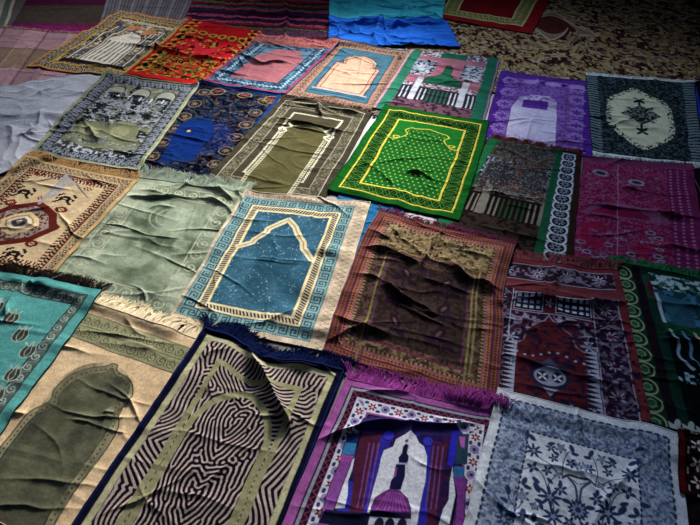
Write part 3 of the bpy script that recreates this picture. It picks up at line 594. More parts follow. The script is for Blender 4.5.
def p_greygreen(P):
    W, L = P.W, P.L; P.fill('7d8a72'); one = np.ones_like(P.X); P.speck(one, 'a0a992', 5, .55, 2, 4, .35); P.speck(one, '59664f', 7, .58, 5, 4, .3)
    D = np.minimum(P.X, W-P.X); Dm = np.minimum(D, L-P.Y); D3 = np.minimum(Dm, P.Y)
    P.put(P.aa(D3-.035)*.6, '97a087'); P.bandp(.045, .125, .085, spiral(.46, 1.6, .35), 'a3a78f', D3); P.bandp(.045, .125, .085, wave(.45, .07), 'a3a78f', D3)
    for a in (.04, .13): P.put(P.aa(np.abs(D3-a)-.003), 'aaad96')
    P.speck(P.box(.15, .16, W-.15, L-.16), '8b9780', 12, .55, 3, 4, .2)
    P.disc(W*.5, .30, .1, '929b86', .01); P.disc(W*.5, .30, .065, '929b86', .008)
textile('prayer_rug', 'plain pale grey green velvety rug with a faint scroll border', [(136, 178), (249, 196), (176, 328), (46, 284)], p_greygreen, seed=15, ncrease=15, crease=.009, bind='8b917a', pitch=.0028, mat=VELVET,
        fringe=[('T', '8d9a88', .10, 1300, .0016), ('B', 'c2ba9c', .03, 300)], amp=.007,
        wr=[([(122, 197), (150, 199), (170, 199), (192, 196)], .024, .018, 1.3), ([(175, 193), (192, 184), (212, 176)], .022, .016, 1.2), ([(93, 221), (125, 229), (160, 238), (192, 243)], .010, .01, 1.2), ([(196, 185), (222, 192), (238, 204)], .028, .022), ([(200, 196), (225, 206), (236, 218)], .02, .02), ([(212, 184), (236, 190), (243, 200)], .02, .016), ([(146, 212), (160, 208), (180, 210)], .012, .02), ([(100, 255), (130, 258)], .008, .02)])
def p_teal(P):
    W, L = P.W, P.L; P.fill('c9b59a'); P.speck(np.ones_like(P.X), 'bba88e', 20, .5, 2, 3, .2)
    R = P.X > W*.75; D = P.D; Dr = D
    P.bandp(.012, .06, .03, zig(.4, .12), '473c3c', np.minimum(W-P.X, P.Y), np.where(W-P.X < P.Y, P.Y, P.X))
    # key-pattern teal frame, set in from the plain cream border on the right and top
    X0, X1, Y0, Y1 = .012, W-.075, .045, L-.03; Di = np.minimum(np.minimum(P.X-X0, X1-P.X), np.minimum(P.Y-Y0, Y1-P.Y)); lr = np.minimum(P.X-X0, X1-P.X) < np.minimum(P.Y-Y0, Y1-P.Y); Si = np.where(lr, P.Y, P.X)
    P.put(P.aa(-Di), '30566a'); P.bandp(.006, .062, .052, KEY, '7d9c98', Di, Si); P.bandp(.0, .006, .01, bars(), '7fa0a0', Di, Si)
    P.bandp(.062, .072, 1, lambda q, r, p, t, e: 1.+0*q, 'd9c896', Di, Si); P.bandp(.072, .1, .016, diag(.5, .8), '2a2a38', Di, Si)
    P.put(P.inside(0, 9)*P.aa(np.maximum(.072-Di, Di-.1))*(np.mod(Si/.016+(Di-.072)/.028*.8, 1) > .5), 'b8a98c')
    P.put(P.aa(.1-Di), 'd9c896'); P.put(P.aa(.113-Di), '2b5468'); f = P.aa(.113-Di)
    P.speck(f, '3a677c', 9, .5, 3, 4, .3); P.speck(f, '8fb0bc', 60, .80, 4, 2, .03)
    pts = [P.m(*q) for q in [(238, 247), (252, 243), (255, 240), (266, 234), (268, 230), (289, 221), (296, 228), (299, 237), (303, 243), (303, 250), (312, 262)]]
    P.stroke(pts, .034, 'd3c39a'); P.stroke(pts, .008, '9d8f74')
    P.put(P.aa(np.abs(Di-.106)-.0065)*0, '000000')
textile('prayer_rug', 'teal blue rug with a stepped cream arch and key pattern border', [(246, 193), (370, 205), (326, 352), (170, 320)], p_teal, seed=16, bind='cdbb9f', pitch=.0024,
        wr=[([(222, 256), (260, 262), (310, 266)], .005, .010), ([(236, 192), (243, 200), (241, 214)], .024, .016), ([(300, 206), (285, 228)], .004, .01), ([(198, 262), (232, 225)], .008, .015)], amp=.003)
def p_kilim(P):
    W, L = P.W, P.L; P.fill('bfa883'); one = np.ones_like(P.X); P.band(0, .02, 'b89b6c'); P.band(.02, .028, '8a7250'); P.bandp(.028, .07, .028, bm(['##..#.##', '.#.##..#', '#..#.##.', '.##..#.#']), '40302a')
    P.band(.07, .078, 'b59a74'); P.band(.078, .135, '6a2a22'); P.bandp(.1, .15, .022, tri(1), 'c4ab84'); P.bandp(.078, .1, .022, tri2(.8), 'b9a07c'); P.bandp(.085, .12, .045, bm(['.#..#.', '##.##.', '.##..#']), '2c1f1e')
    def px(rows, q, w, h, col): x, y = P.m(*q); P.bmp(rows, x-w/2, y-h/2, w, h, col)
    crab = ['.##....##.', '##......##', '#..####..#', '..######..', '####..####', '#.######.#', '..##..##..', '.##....##.', '##......##']
    px(crab, (25, 193), .11, .09, '241d22'); px(crab, (66, 200), .11, .09, '241d22'); px(crab, (14, 255), .11, .09, '241d22')
    hexr = ['..####..', '.######.', '###..###', '##.##.##', '###..###', '.######.', '..####..']
    for q in [(11, 203), (61, 211), (32, 245), (54, 228)]: px(hexr, q, .07, .05, '6d2620')
    for q in [(40, 176), (92, 184), (88, 190), (33, 173), (42, 199)]: px(['.#.#.', '#.#.#', '.#.#.'], q, .05, .035, '6d2620')
    c = P.m(20, 224); M = [(-.17, .0), (-.11, -.09), (0, -.15), (.11, -.09), (.17, 0), (.11, .09), (0, .15), (-.11, .09)]
    def pol(s, col): P.poly([(c[0]+x*s, c[1]+y*s) for x, y in M], col)
    pol(1.3, '5f241e'); pol(1.0, '94827a'); k = P.aa(np.hypot(P.X-c[0], P.Y-c[1])-.14); P.speck(k, '5a3430', 40, .5, 3, 3, .04); pol(.66, 'c4ac80'); pol(.5, '8c7a58'); pol(.42, 'bdb09a'); pol(.28, '4a4248'); pol(.1, 'b9aa90')
    ap = P.m(67, 176); 
    for w in (.0, .012, .024): P.stroke([P.m(30, 186+0), (ap[0], ap[1]-w), P.m(88, 199)], .004, '6a6468')
    P.poly([ap, P.m(60, 186), P.m(46, 196), P.m(52, 200), P.m(66, 188), P.m(76, 186)], 'a39c98'); P.stroke([P.m(67, 176), P.m(40, 204)], .02, '9c9698')
textile('prayer_rug', 'beige kilim style rug with maroon toothed border and geometric motifs', [(27, 159), (139, 181), (45, 286), (-88, 262)], p_kilim, seed=14, bind='b3966a', pitch=.0026,
        fringe=[('T', 'b98f58', .055, 560, .0015)], wr=[([(-5, 228), (20, 224), (45, 232)], .014, .03), ([(35, 240), (60, 252)], .008, .02)], amp=.004)
def p_darkgreen(P):
    W, L = P.W, P.L; P.fill('0f2f2a'); P.rect(0, 0, W, L, '14382e'); P.rect(0, 0, .03, L, '1c6a42')
    P.strip(.03, .02, .115, L, .085, rings(.46, .08), '9aa878'); P.strip(.03, .02, .115, L, .085, petals(.33, 6, .4), '2f6a50'); P.strip(.03, .02, .115, L, .085, rings(.2, .06), '8a9a70')
    P.rect(.03, .0, .033, L, '8a9a70'); P.rect(.12, 0, .16, L, '231a22'); P.rect(.16, .05, .2, .22, '1d4a34'); P.rect(.175, .09, .2, .2, '5a1c34')
    f = P.box(.2, .03, W, .14); P.speck(f, '9fb4bc', 22, .54, 2); P.speck(f, '3a6a5c', 20, .58, 3)
    g = P.box(.2, .14, W, .36); P.put(g*.8, '1f4652'); P.speck(g, '3d6f8a', 20, .55, 4); P.rect(.2, .17, .215, .36, '9fb4bc')
    P.poly([(.22, .17), (.36, .2), (.34, .36), (.24, .38)], '2d5a6c'); P.rect(.2, .36, W, .42, '0c4a2c'); P.rect(.2, .42, W, L, '0c1a1c')
    rg = random.Random(3)
    for k in range(7):
        x = .22+k*.05; P.stroke([(x, .40), (x+.02, .48), (x+.01, .55), (x+.05, .62)], .012, ['8fa8b4', '5a86a4', 'a99a86'][k % 3], True)
    P.speck(P.box(.2, .64, .5, .7), '8fb4c0', 30, .52, 6); P.strip(.12, L-.13, W, L-.02, .05, petals(.45, 5, .3), 'a9b0a8', False)
textile('prayer_rug', 'dark green mosque rug with a pale green chain border at the right edge', [(606, 262), (735, 285), (820, 470), (638, 440)], p_darkgreen, seed=18, bind='174a34', pitch=.0028,
        fringe=[('T', '1c7a48', .05, 800, .0018), ('B', '9aa8a4', .03, 300)], wr=[([(645, 298), (670, 306), (710, 310)], .016, .02), ([(650, 340), (680, 345), (720, 345)], .024, .022), ([(672, 372), (690, 400), (695, 420)], .02, .02), ([(690, 360), (700, 390)], .02, .02)], amp=.006)
def p_maroon(P):
    W, L = P.W, P.L; c = P.m(549, 380)[0]; P.fill('5c2630'); one = np.ones_like(P.X); P.band(0, .035, '7a3238'); cr = 'aaa6b8'
    D = np.minimum(P.X, W-P.X); D = np.minimum(D, L-P.Y+.0); 
    # side borders with star flowers
    x0, x1 = W-.155, W-.035
    for a, b in ((x0, x1), (.035, .155)):
        P.rect(a, .03, b, L, '3a2030'); P.speck(P.box(a, .03, b, L), '6a5c74', 34, .60, 3, 1, .2); P.rect(a, .03, a+.004, L, cr); P.rect(b-.004, .03, b, L, cr); P.strip(a, .20, b, L, .16, petals(.27, 8, .5), '9896aa'); P.strip(a, .20, b, L, .16, dots(.09), '6a2030')
        P.strip(a, .20, b, L, .16, lambda q, r, p, t, e: AA(np.abs(np.abs(q)+np.abs(r)-.62)-.02, e), '8f8a9c')
    P.rect(.03, .03, W-.03, .165, '3a2432'); P.strip(.04, .04, W-.04, .13, .15, petals(.38, 8, .5), 'b9b6c8', False); P.strip(.04, .04, W-.04, .13, .15, dots(.08), '6a2030', False)
    for y in (.032, .14): P.rect(.03, y, W-.03, y+.004, cr)
    P.speck(P.box(.03, .04, W-.03, .13), '7a6f84', 34, .60, 3, 1, .2); P.rect(.0, .145, W, .215, '74383e')
    P.rect(.155, .23, x0, .40, '5d2332'); 
    for a, b in ((.165, c-.03), (c+.03, x0-.01)):
        P.rect(a, .235, b, .34, '232438'); 
        for k in range(3): P.strip(a+.01, .25+k*.03, b-.01, .265+k*.03, .03, bars(.62), 'aeb4c4', False)
        P.stroke([(a, .235), (b, .235), (b, .34), (a, .34), (a, .235)], .004, 'a9a4b6')
    P.flower(c, .29, .022, 'b9b6c8', 5); P.rect(.155, .35, x0, .354, cr)
    P.rect(.155, .356, x0, .55, '4a2236'); P.speck(P.box(.155, .356, x0, .55), '8a869e', 30, .60, 5, 1, .2); P.speck(P.box(.155, .356, x0, .55), '222236', 26, .58, 6)
    h = (x0-.155)/2-.035; B = [(c-h, L), (c-h, .56), (c-h*.75, .53), (c-h*.62, .46), (c-h*.4, .425), (c-h*.15, .40), (c, .36), (c+h*.15, .40), (c+h*.4, .425), (c+h*.62, .46), (c+h*.75, .53), (c+h, .56), (c+h, L)]
    P.poly(B, '54202a', line='8a8698', lw=.006); P.shade(P.box(c-h, .4, c+h, L), '662a30', 6, .6, 2); P.speck(P.box(0, .4, W, L), '2c2038', 30, .66, 9, 1, .2)
    m = P.m(549, 378)
    P.flower(m[0], m[1], .085, '2b2b42', 8, .12); P.ell(m[0], m[1], .06, .045, '9496a8'); P.ell(m[0]-.028, m[1], .022, .026, '3a3350'); P.ell(m[0]+.028, m[1], .022, .026, '3a3350')
    for dx in (-.028, .028): P.flower(m[0]+dx, m[1], .022, 'c6c8d2', 4, .6, .78)
    P.poly([(m[0]-.03, m[1]-.06), (m[0], m[1]-.1), (m[0]+.03, m[1]-.06)], '4a4a66'); P.poly([(m[0]-.03, m[1]+.06), (m[0], m[1]+.1), (m[0]+.03, m[1]+.06)], '8a8aa0')
    for sx in (-1, 1):
        x = c+sx*(h+.015); P.rect(x-.02, .54, x+.02, L, '3a2236'); P.strip(x-.028, .54, x+.028, L, .024, tri2(.9), 'a4a8bc'); P.flower(x, .52, .035, '9a98b0', 6, .5)
        P.flower(m[0]+sx*.15, m[1]-.06+.0, .018, '4a4a6a', 6, .5, 0, 'a9a8bc')
    for k in range(7): P.flower(m[0]-.24+k*.08, m[1]+.13, .022, '34304c', 6, .4, 0, '8f8ca4')
    for k in range(9): P.disc(c-h*.9+k*h*.225, .6+.02*math.sin(k), .006, '9c98b2')
textile('prayer_rug', 'maroon rug with white star flowers and a central medallion', [(487, 257), (617, 273), (652, 436), (458, 400)], p_maroon, seed=17, bind='74303a', pitch=.0024,
        fringe=[('T', '8c4a54', .07, 900, .0015)], wr=[([(500, 291), (525, 296), (560, 303), (600, 306), (640, 308)], .034, .022, 1.2), ([(552, 262), (553, 276), (556, 292)], .03, .02, 1.3), ([(488, 352), (520, 360), (560, 372), (600, 384), (650, 388)], .018, .022), ([(500, 322), (550, 334)], .008, .014), ([(580, 345), (640, 356)], .01, .016)], amp=.006)
def p_paisley(P):
    W, L = P.W, P.L; c = W/2; P.fill('3c2e26'); one = np.ones_like(P.X); P.band(0, .012, '6a3048'); P.band(.012, .032, '85592f'); P.bandp(.012, .032, .016, dots(.35), '5a2c30')
    P.band(.032, .046, '5c2c44'); P.band(.046, .064, '9a6c42'); P.bandp(.046, .064, .016, dia(.45), '6a3230'); P.band(.064, .074, '8a5560'); P.band(.074, .088, '4d3a30'); P.bandp(.074, .088, .02, bars(), '8f7550')
    f = P.inside(.088, 9); P.put(f, '3c2e2a'); P.speck(f, '5c4838', 40, .5, 12, 2, .12); P.damask(P.box(.09, .09, W-.09, .26), '7d6a48', 90, .0, 2)
    P.speck(P.box(.09, .09, W-.09, .24), '94805a', 40, .5, 6, 3, .1)
    P.stroke([(.14, L), (.14, .30), (.2, .295), (.2, .262), (W-.2, .262), (W-.2, .295), (W-.14, .30), (W-.14, L)], .009, '7a6d44'); P.stroke([(.158, L), (.158, .315), (.218, .31), (.218, .28), (W-.218, .28), (W-.218, .31), (W-.158, .315), (W-.158, L)], .006, '5a2f50')
    P.put(P.box(.165, .32, W-.165, L-.15)*.7, '2a1e24'); P.rect(W-.125, .1, W-.115, L-.1, '7a6d44'); P.rect(.115, .1, .119, L, '5a2f50')
    for sx in (-1, 1):
        for k in range(3):
            x = c+sx*.1; y = .40+k*.16; P.ell(x, y, .022, .045, '2a1c2a', sx*.5); P.ell(x+sx*.04, y+.05, .035, .016, '2a1c2a', sx*.6); P.ell(x-sx*.035, y+.06, .03, .014, '2a1c2a', -sx*.6); P.stroke([(x, y-.05), (x+sx*.01, y+.1)], .008, '2a1c2a')
            P.ell(x, y, .008, .022, '5a443c', sx*.5)
    P.ell(c, .36, .05, .035, '302028'); P.rect(.14, L-.13, W-.14, L-.12, '6a2a4c'); P.speck(P.box(.1, L-.12, W-.1, L-.09), '7d6a48', 40, .5, 8); P.stroke([(c, 0), (c, L)], .003, '4a3c30')
textile('prayer_rug', 'rumpled brown and gold woven rug in the centre, below the bright green rug', [(379, 213), (515, 248), (496, 408), (324, 352)], p_paisley, seed=19, bind='7a5a44', pitch=.0026, mat=SILK,
        mid={'L': [(362, 245), (341, 300)], 'R': [(503, 290), (501, 340)]}, fringe=[('T', '6a2a4c', .045, 620, .0015)],
        wr=[([(352, 248), (385, 252), (412, 262), (428, 268)], .03, .022, 1.2), ([(432, 256), (450, 266), (470, 284), (505, 296)], .045, .026, 1.2), ([(346, 274), (372, 280), (400, 298), (420, 308), (440, 324)], .036, .024, 1.2), ([(440, 228), (430, 250), (418, 275), (413, 300)], .018, .014, 1.2), ([(412, 275), (440, 285), (480, 300)], .022, .022, 1.2),
            ([(330, 318), (360, 330), (395, 342)], .022, .024, 1.2), ([(432, 318), (470, 330), (505, 332)], .012, .02), ([(360, 230), (400, 246)], .01, .02), ([(408, 330), (404, 372)], .008, .012)], amp=.008)
def p_cream(P):
    W, L = P.W, P.L; c = P.m(88, 372)[0]; P.fill('d2b48a'); one = np.ones_like(P.X); P.shade(one, 'd6bf9c', 5, .6, 3); P.shade(one, 'bd9a6c', 7, .3, 6)
    P.rect(0, .055, W, .06, '4a4232'); P.rect(0, .06, W, .195, '8d8c68'); P.rect(0, .195, W, .2, '4a4232'); P.rect(0, .125, W, .129, '55503a')
    for y in (.067, .135): P.strip(0, y, W, y+.052, .05, spiral(.46, 1.7, .3), '4d4a36', False); P.strip(0, y, W, y+.052, .05, wave(.4, .07, .25), '4d4a36', False)
    P.rect(0, .06, .05, L, '7a775a'); P.strip(.005, .2, .045, L, .06, spiral(.46, 1.7, .3), '4d4a36'); P.rect(.05, .2, .053, L, '3f3a2e')
    out = P.ms((-42, 496), (0, 450), (30, 414), (46, 405), (52, 399), (55, 390), (70, 376), (90, 369), (106, 366), (112, 364), (117, 366), (117, 372), (131, 382), (133, 396), (127, 406), (118, 412), (120, 422), (116, 436), (88, 476), (60, 515), (40, 545), (0, 533))
    P.poly(out, '8f8768', True, '37332a', .005)
    inn = P.ms((-30, 498), (2, 458), (34, 419), (50, 411), (58, 407), (60, 396), (74, 383), (92, 375), (104, 373), (112, 369), (116, 376), (126, 386), (127, 396), (121, 403), (105, 411), (112, 422), (108, 432), (80, 473), (52, 512), (35, 537), (0, 525))
    d, _ = seg_dist(P.X, P.Y, out+[out[0]]); P.put(P.aa(d-.02)*(np.mod(P.X*60, 1) < .4)*(np.mod(P.Y*60, 1) < .5)*.0, '37332a')
    P.poly(inn, '585844', True, '37332a', .0045); k_ = P.aa(seg_dist(P.X, P.Y, P.ms((90, 395), (60, 450), (20, 500)))[0]-.16); P.speck(k_, '6c6b54', 10, .56, 4, 4, .35); P.speck(k_, '45463a', 8, .6, 9, 4, .35); 
    d2, t = seg_dist(P.X, P.Y, inn+[inn[0]]); ins = 0
    mid = [((a[0]+b[0])/2, (a[1]+b[1])/2) for a, b in zip(out, inn)]
    for a, b in zip(mid, mid[1:]):
        n = max(int(math.hypot(b[0]-a[0], b[1]-a[1])/.018), 1)
        for k in range(n): P.disc(a[0]+(b[0]-a[0])*k/n, a[1]+(b[1]-a[1])*k/n, .0035, '2c2a22')
    P.stroke([P.m(50, 411)] + P.ms((60, 404)), .003, '37332a')
textile('prayer_rug', 'cream rug with a dark olive pointed arch and scroll bands', [(88, 303), (200, 341), (62, 552), (-90, 480)], p_cream, seed=20, bind='bfa37c', pitch=.0024, mat=VELVET,
        fringe=[('T', 'f0dcb6', .075, 900, .0018)], wr=[([(62, 419), (90, 424), (130, 436)], .008, .010, 1.2), ([(12, 412), (28, 414)], .016, .02), ([(104, 411), (118, 415)], .012, .012), ([(118, 342), (160, 352)], .006, .02)], amp=.004)
def p_aqua(P):
    W, L = P.W, P.L; P.fill('4a9592'); one = np.ones_like(P.X); P.shade(one, '60aca6', 5, .7, 3); P.shade(one, '3a7d7e', 8, .5, 6)
    P.band(.048, .105, '54605a'); P.band(.048, .052, '22302e'); P.band(.1, .105, '22302e'); P.bandp(.054, .1, .055, spiral(.46, 1.5, .32), '9ab0a4'); P.bandp(.054, .1, .055, wave(.42, .08), '8aa096')
    def tulip(x, y, s, a=0):
        def T(u, v): return (x+s*(u*math.cos(a)-v*math.sin(a)), y+s*(u*math.sin(a)+v*math.cos(a)))
        P.poly([T(0, 1), T(-.62, .7), T(-.75, 0), T(-.55, -.6), T(-.75, -1.1), T(-.25, -.55), T(0, -1.2), T(.25, -.55), T(.75, -1.1), T(.55, -.6), T(.75, 0), T(.62, .7)], '45403c', True, '9ab0a4', .004)
        P.stroke([T(0, .9), T(-.3, .2), T(0, -.9)], .003, '9ab0a4', True); P.stroke([T(0, .9), T(.3, .2), T(0, -.9)], .003, '9ab0a4', True)
    for q in [(12, 319), (22, 335), (29, 352), (14, 376), (-2, 396), (-2, 308), (-18, 420)]: x, y = P.m(*q); tulip(x, y, .043, -.15)
textile('prayer_rug', 'aqua green rug with grey tulips at the left edge', [(-55, 262), (104, 293), (-62, 522), (-260, 450)], p_aqua, seed=21, bind='1d3f40', pitch=.0026, mat=SILK,
        fringe=[('T', '231c1c', .06, 800, .0018)], wr=[([(24, 282), (20, 292), (10, 306), (4, 322)], .028, .022, 1.2), ([(30, 284), (34, 290)], .012, .014)], amp=.005)
def p_zebra(P):
    W, L = P.W, P.L; X, Y = P.X, P.Y; c = W/2; cream = 'ab998f'; dark = '1c1626'; xm = np.abs(X-c)
    nz = .03*(fbm(X*6, Y*6, 3, 2)-.5)+.009*(vn(X*45, Y*45, 5)-.5)
    g1 = np.hypot(xm*1.05, (Y-.38)*.66+.72*xm); g2 = np.hypot(xm*1.05, (Y-.70)*.66+.72*xm)+.02; g3 = np.hypot(xm*1.2, (Y-1.0)-.4*xm)+.03
    def smin(a, b, k): h = np.clip(.5+.5*(b-a)/k, 0, 1); return b*(1-h)+a*h-k*h*(1-h)
    g = smin(smin(g1, g2, .05), g3, .05)
    def st(g, k, sd=0, b=.7):
        u = fingerprint(np.cos(g*2*np.pi*k), 52., P.p, seed=sd); return np.clip(u*3.2+b, 0, 1)
    P.fill(cream); P.put(st(g+nz, 50, 0, 1.5), dark)
    ysh, yt, hw = .48, .20, W/2-.165
    A = [(c-hw, L-.17), (c-hw, ysh), (c-hw*.93, ysh-.1), (c-hw*.72, ysh-.18), (c-hw*.35, yt+.03), (c, yt), (c+hw*.35, yt+.03), (c+hw*.72, ysh-.18), (c+hw*.93, ysh-.1), (c+hw, ysh), (c+hw, L-.17)]
    up = np.interp(X, [c-hw, c-hw*.93, c-hw*.72, c-hw*.35, c, c+hw*.35, c+hw*.72, c+hw*.93, c+hw], [ysh, ysh-.1, ysh-.18, yt+.03, yt, yt+.03, ysh-.18, ysh-.1, ysh])
    outa = ((xm > hw) | (Y < up) | (Y > L-.17))*1.
    P.put(outa, cream); gs = np.where(X > c, Y*.75+(X-c)*.45+.10*vn(X*7, Y*9, 8), Y*.35-X*.85+.16*vn(X*6, Y*8, 8)); P.put(outa*st(gs, 52, 2, .9), dark)
    bnd = P.inside(.048, .125); P.put(bnd, cream); gb = np.where(np.minimum(X, W-X) < np.minimum(Y, L-Y), Y*.3+np.abs(X-c)*.8+.22*vn(X*5, Y*6, 6), X*.95+Y*.25+.05*vn(X*8, Y*8, 6)); P.put(bnd*st(gb, 52, 3, .9), dark)
    P.band(.125, .148, '8c8964'); P.band(.024, .046, 'aca882'); P.band(0, .024, '15182e'); P.stroke(A, .026, '8c8964', True)
textile('prayer_rug', 'dark zebra striped rug with cream arch line and navy edge', [(205, 331), (343, 372), (262, 580), (52, 560)], p_zebra, ext=1.12, seed=22, bind='1c2350', bw=.007, pitch=.0022,
        mid={'T': [(235, 340), (262, 360), (300, 363)]}, fringe=[('T', '121c40', .075, 1300, .0022)],
        wr=[([(238, 338), (246, 352), (260, 374), (278, 400), (290, 425), (294, 450)], .05, .028, 1.3), ([(252, 352), (270, 362), (300, 366), (340, 372)], .022, .02), ([(200, 365), (215, 352), (235, 348)], .01, .02)], amp=.005)
def p_floral(P):
    W, L = P.W, P.L; c = W/2; N_ = '33466a'; B_ = '8291aa'; P.fill('d0d3da'); P.band(.036, .155, B_); f = P.inside(.04, .15)
    P.speck(f, 'aab4c4', 62, .5, 2, 1, .2); P.speck(f, '5a6a8a', 56, .66, 4, 1, .2); P.bandp(.033, .042, .03, bars(.6), '2c3856'); P.bandp(.15, .158, .022, bars(.6), '2c3856'); P.bandp(.045, .15, .13, wave(.25, .02), '5a6b8c'); P.bandp(.045, .15, .13, petals(.10, 6, .5), '3c4c70')
    P.rect(.158, .158, W-.158, L-.158, 'd2d5dc')
    def q(x, y): return P.m(460+.2*x, 420+.2*y)
    u0 = q(605, 460)[0]; off = c-u0
    def both(fn):
        for s in (1, -1): fn(lambda p: (c+s*(p[0]+off-c), p[1]), s)
    vines = [[(330, 60), (345, 120), (400, 190), (450, 225), (510, 280), (560, 300), (605, 330)], [(530, 285), (528, 240), (540, 190), (560, 165)], [(300, 265), (375, 245), (420, 275), (445, 320), (455, 370)], [(250, 350), (258, 400), (300, 450), (330, 400), (325, 380)], [(515, 280), (460, 330), (470, 390), (480, 470)], [(255, 470), (300, 480), (330, 490), (330, 560)], [(200, 420), (210, 480), (260, 490)]]
    leaves = [(350, 15, 24, .3), (370, 95, 26, .6), (345, 75, 22, 1.5), (465, 125, 22, -.4), (490, 175, 20, .4), (570, 150, 26, 1.2), (585, 180, 22, 0), (300, 265, 26, .2), (335, 315, 26, 1.9), (352, 345, 22, .2), (400, 345, 30, 1.), (395, 310, 24, .6), (410, 415, 22, .3), (420, 440, 20, 1.2), (255, 360, 26, 1.3), (230, 410, 22, .1), (270, 485, 28, .2), (215, 460, 22, 1.4), (330, 480, 32, 1.5), (385, 440, 24, .5), (545, 415, 24, .1), (520, 330, 20, 1.4), (465, 315, 20, .7), (385, 500, 26, 1.5), (430, 540, 24, .2), (300, 560, 24, .9)]
    flows = [(378, 160, 34, 7), (515, 152, 24, 5), (480, 200, 22, 5), (465, 145, 22, 5), (595, 240, 26, 6), (665, 260, 24, 5), (378, 245, 26, 4), (325, 385, 30, 6), (462, 395, 44, 8), (478, 490, 38, 8), (505, 285, 18, 4), (450, 262, 22, 5), (520, 360, 26, 5), (390, 440, 18, 5), (330, 490, 22, 5), (560, 520, 26, 5)]
    def draw(T, s):
        for v in vines: P.stroke([T(q(*p)) for p in v], .0042, N_, True)
        for x, y, r, a in leaves: p = T(q(x, y)); k = r*.00072; P.ell(p[0], p[1], k, k*.5, N_, a*s)
        for i, (x, y, r, n) in enumerate(flows):
            p = T(q(x, y)); k = r*.00088; P.flower(p[0], p[1], k*1.1, N_, n, .3, i); 
            if i % 3 == 1: P.flower(p[0], p[1], k*.8, '8c99b2', n, .3, i)
            P.flower(p[0], p[1], k*.35, '8f9cb6', 5, .3)
        P.stroke([T(q(560, 300)), T(q(590, 340)), T(q(598, 380)), T(q(600, 420))], .009, '4a5b7c', True)
        P.stroke([T(q(605, 300)), T(q(560, 290)), T(q(530, 300))], .009, '4a4050', True)
    both(draw); m = (c, q(605, 460)[1]); P.flower(m[0], m[1], .04, N_, 14, .12); P.flower(m[0], m[1], .026, '8c99b2', 10, .2); P.disc(m[0], m[1], .011, N_)
    y2 = m[1]*2
    for k in range(5): both(lambda T, s, k=k: P.flower(T((c-off-.06*k, 0))[0], m[1]+.12+.05*(k % 2), .03, N_, 7, .3, k, '8f9cb6'))
def p_darkred(P):
    P.fill('2c1216'); P.rect(0, 0, .022, P.L, '5a1a1a'); 
    for k in range(6):
        for j in range(3): P.flower(.068+j*.085, .05+k*.075, .028, 'd2ccc2', 5, .5, k, '6a1a1a')
        P.rect(.03, .07+k*.075, .036, .095+k*.075, 'a9a49c')
textile('dark_rug_or_shade', 'dark plain cloth under the small red mat in the lower right corner', [(640, 425), (790, 460), (830, 620), (640, 620)], p_flat('221d20', '2a2226'), seed=44, bind='1c181a')  # dark sheet added in place of the shadow around the small mat
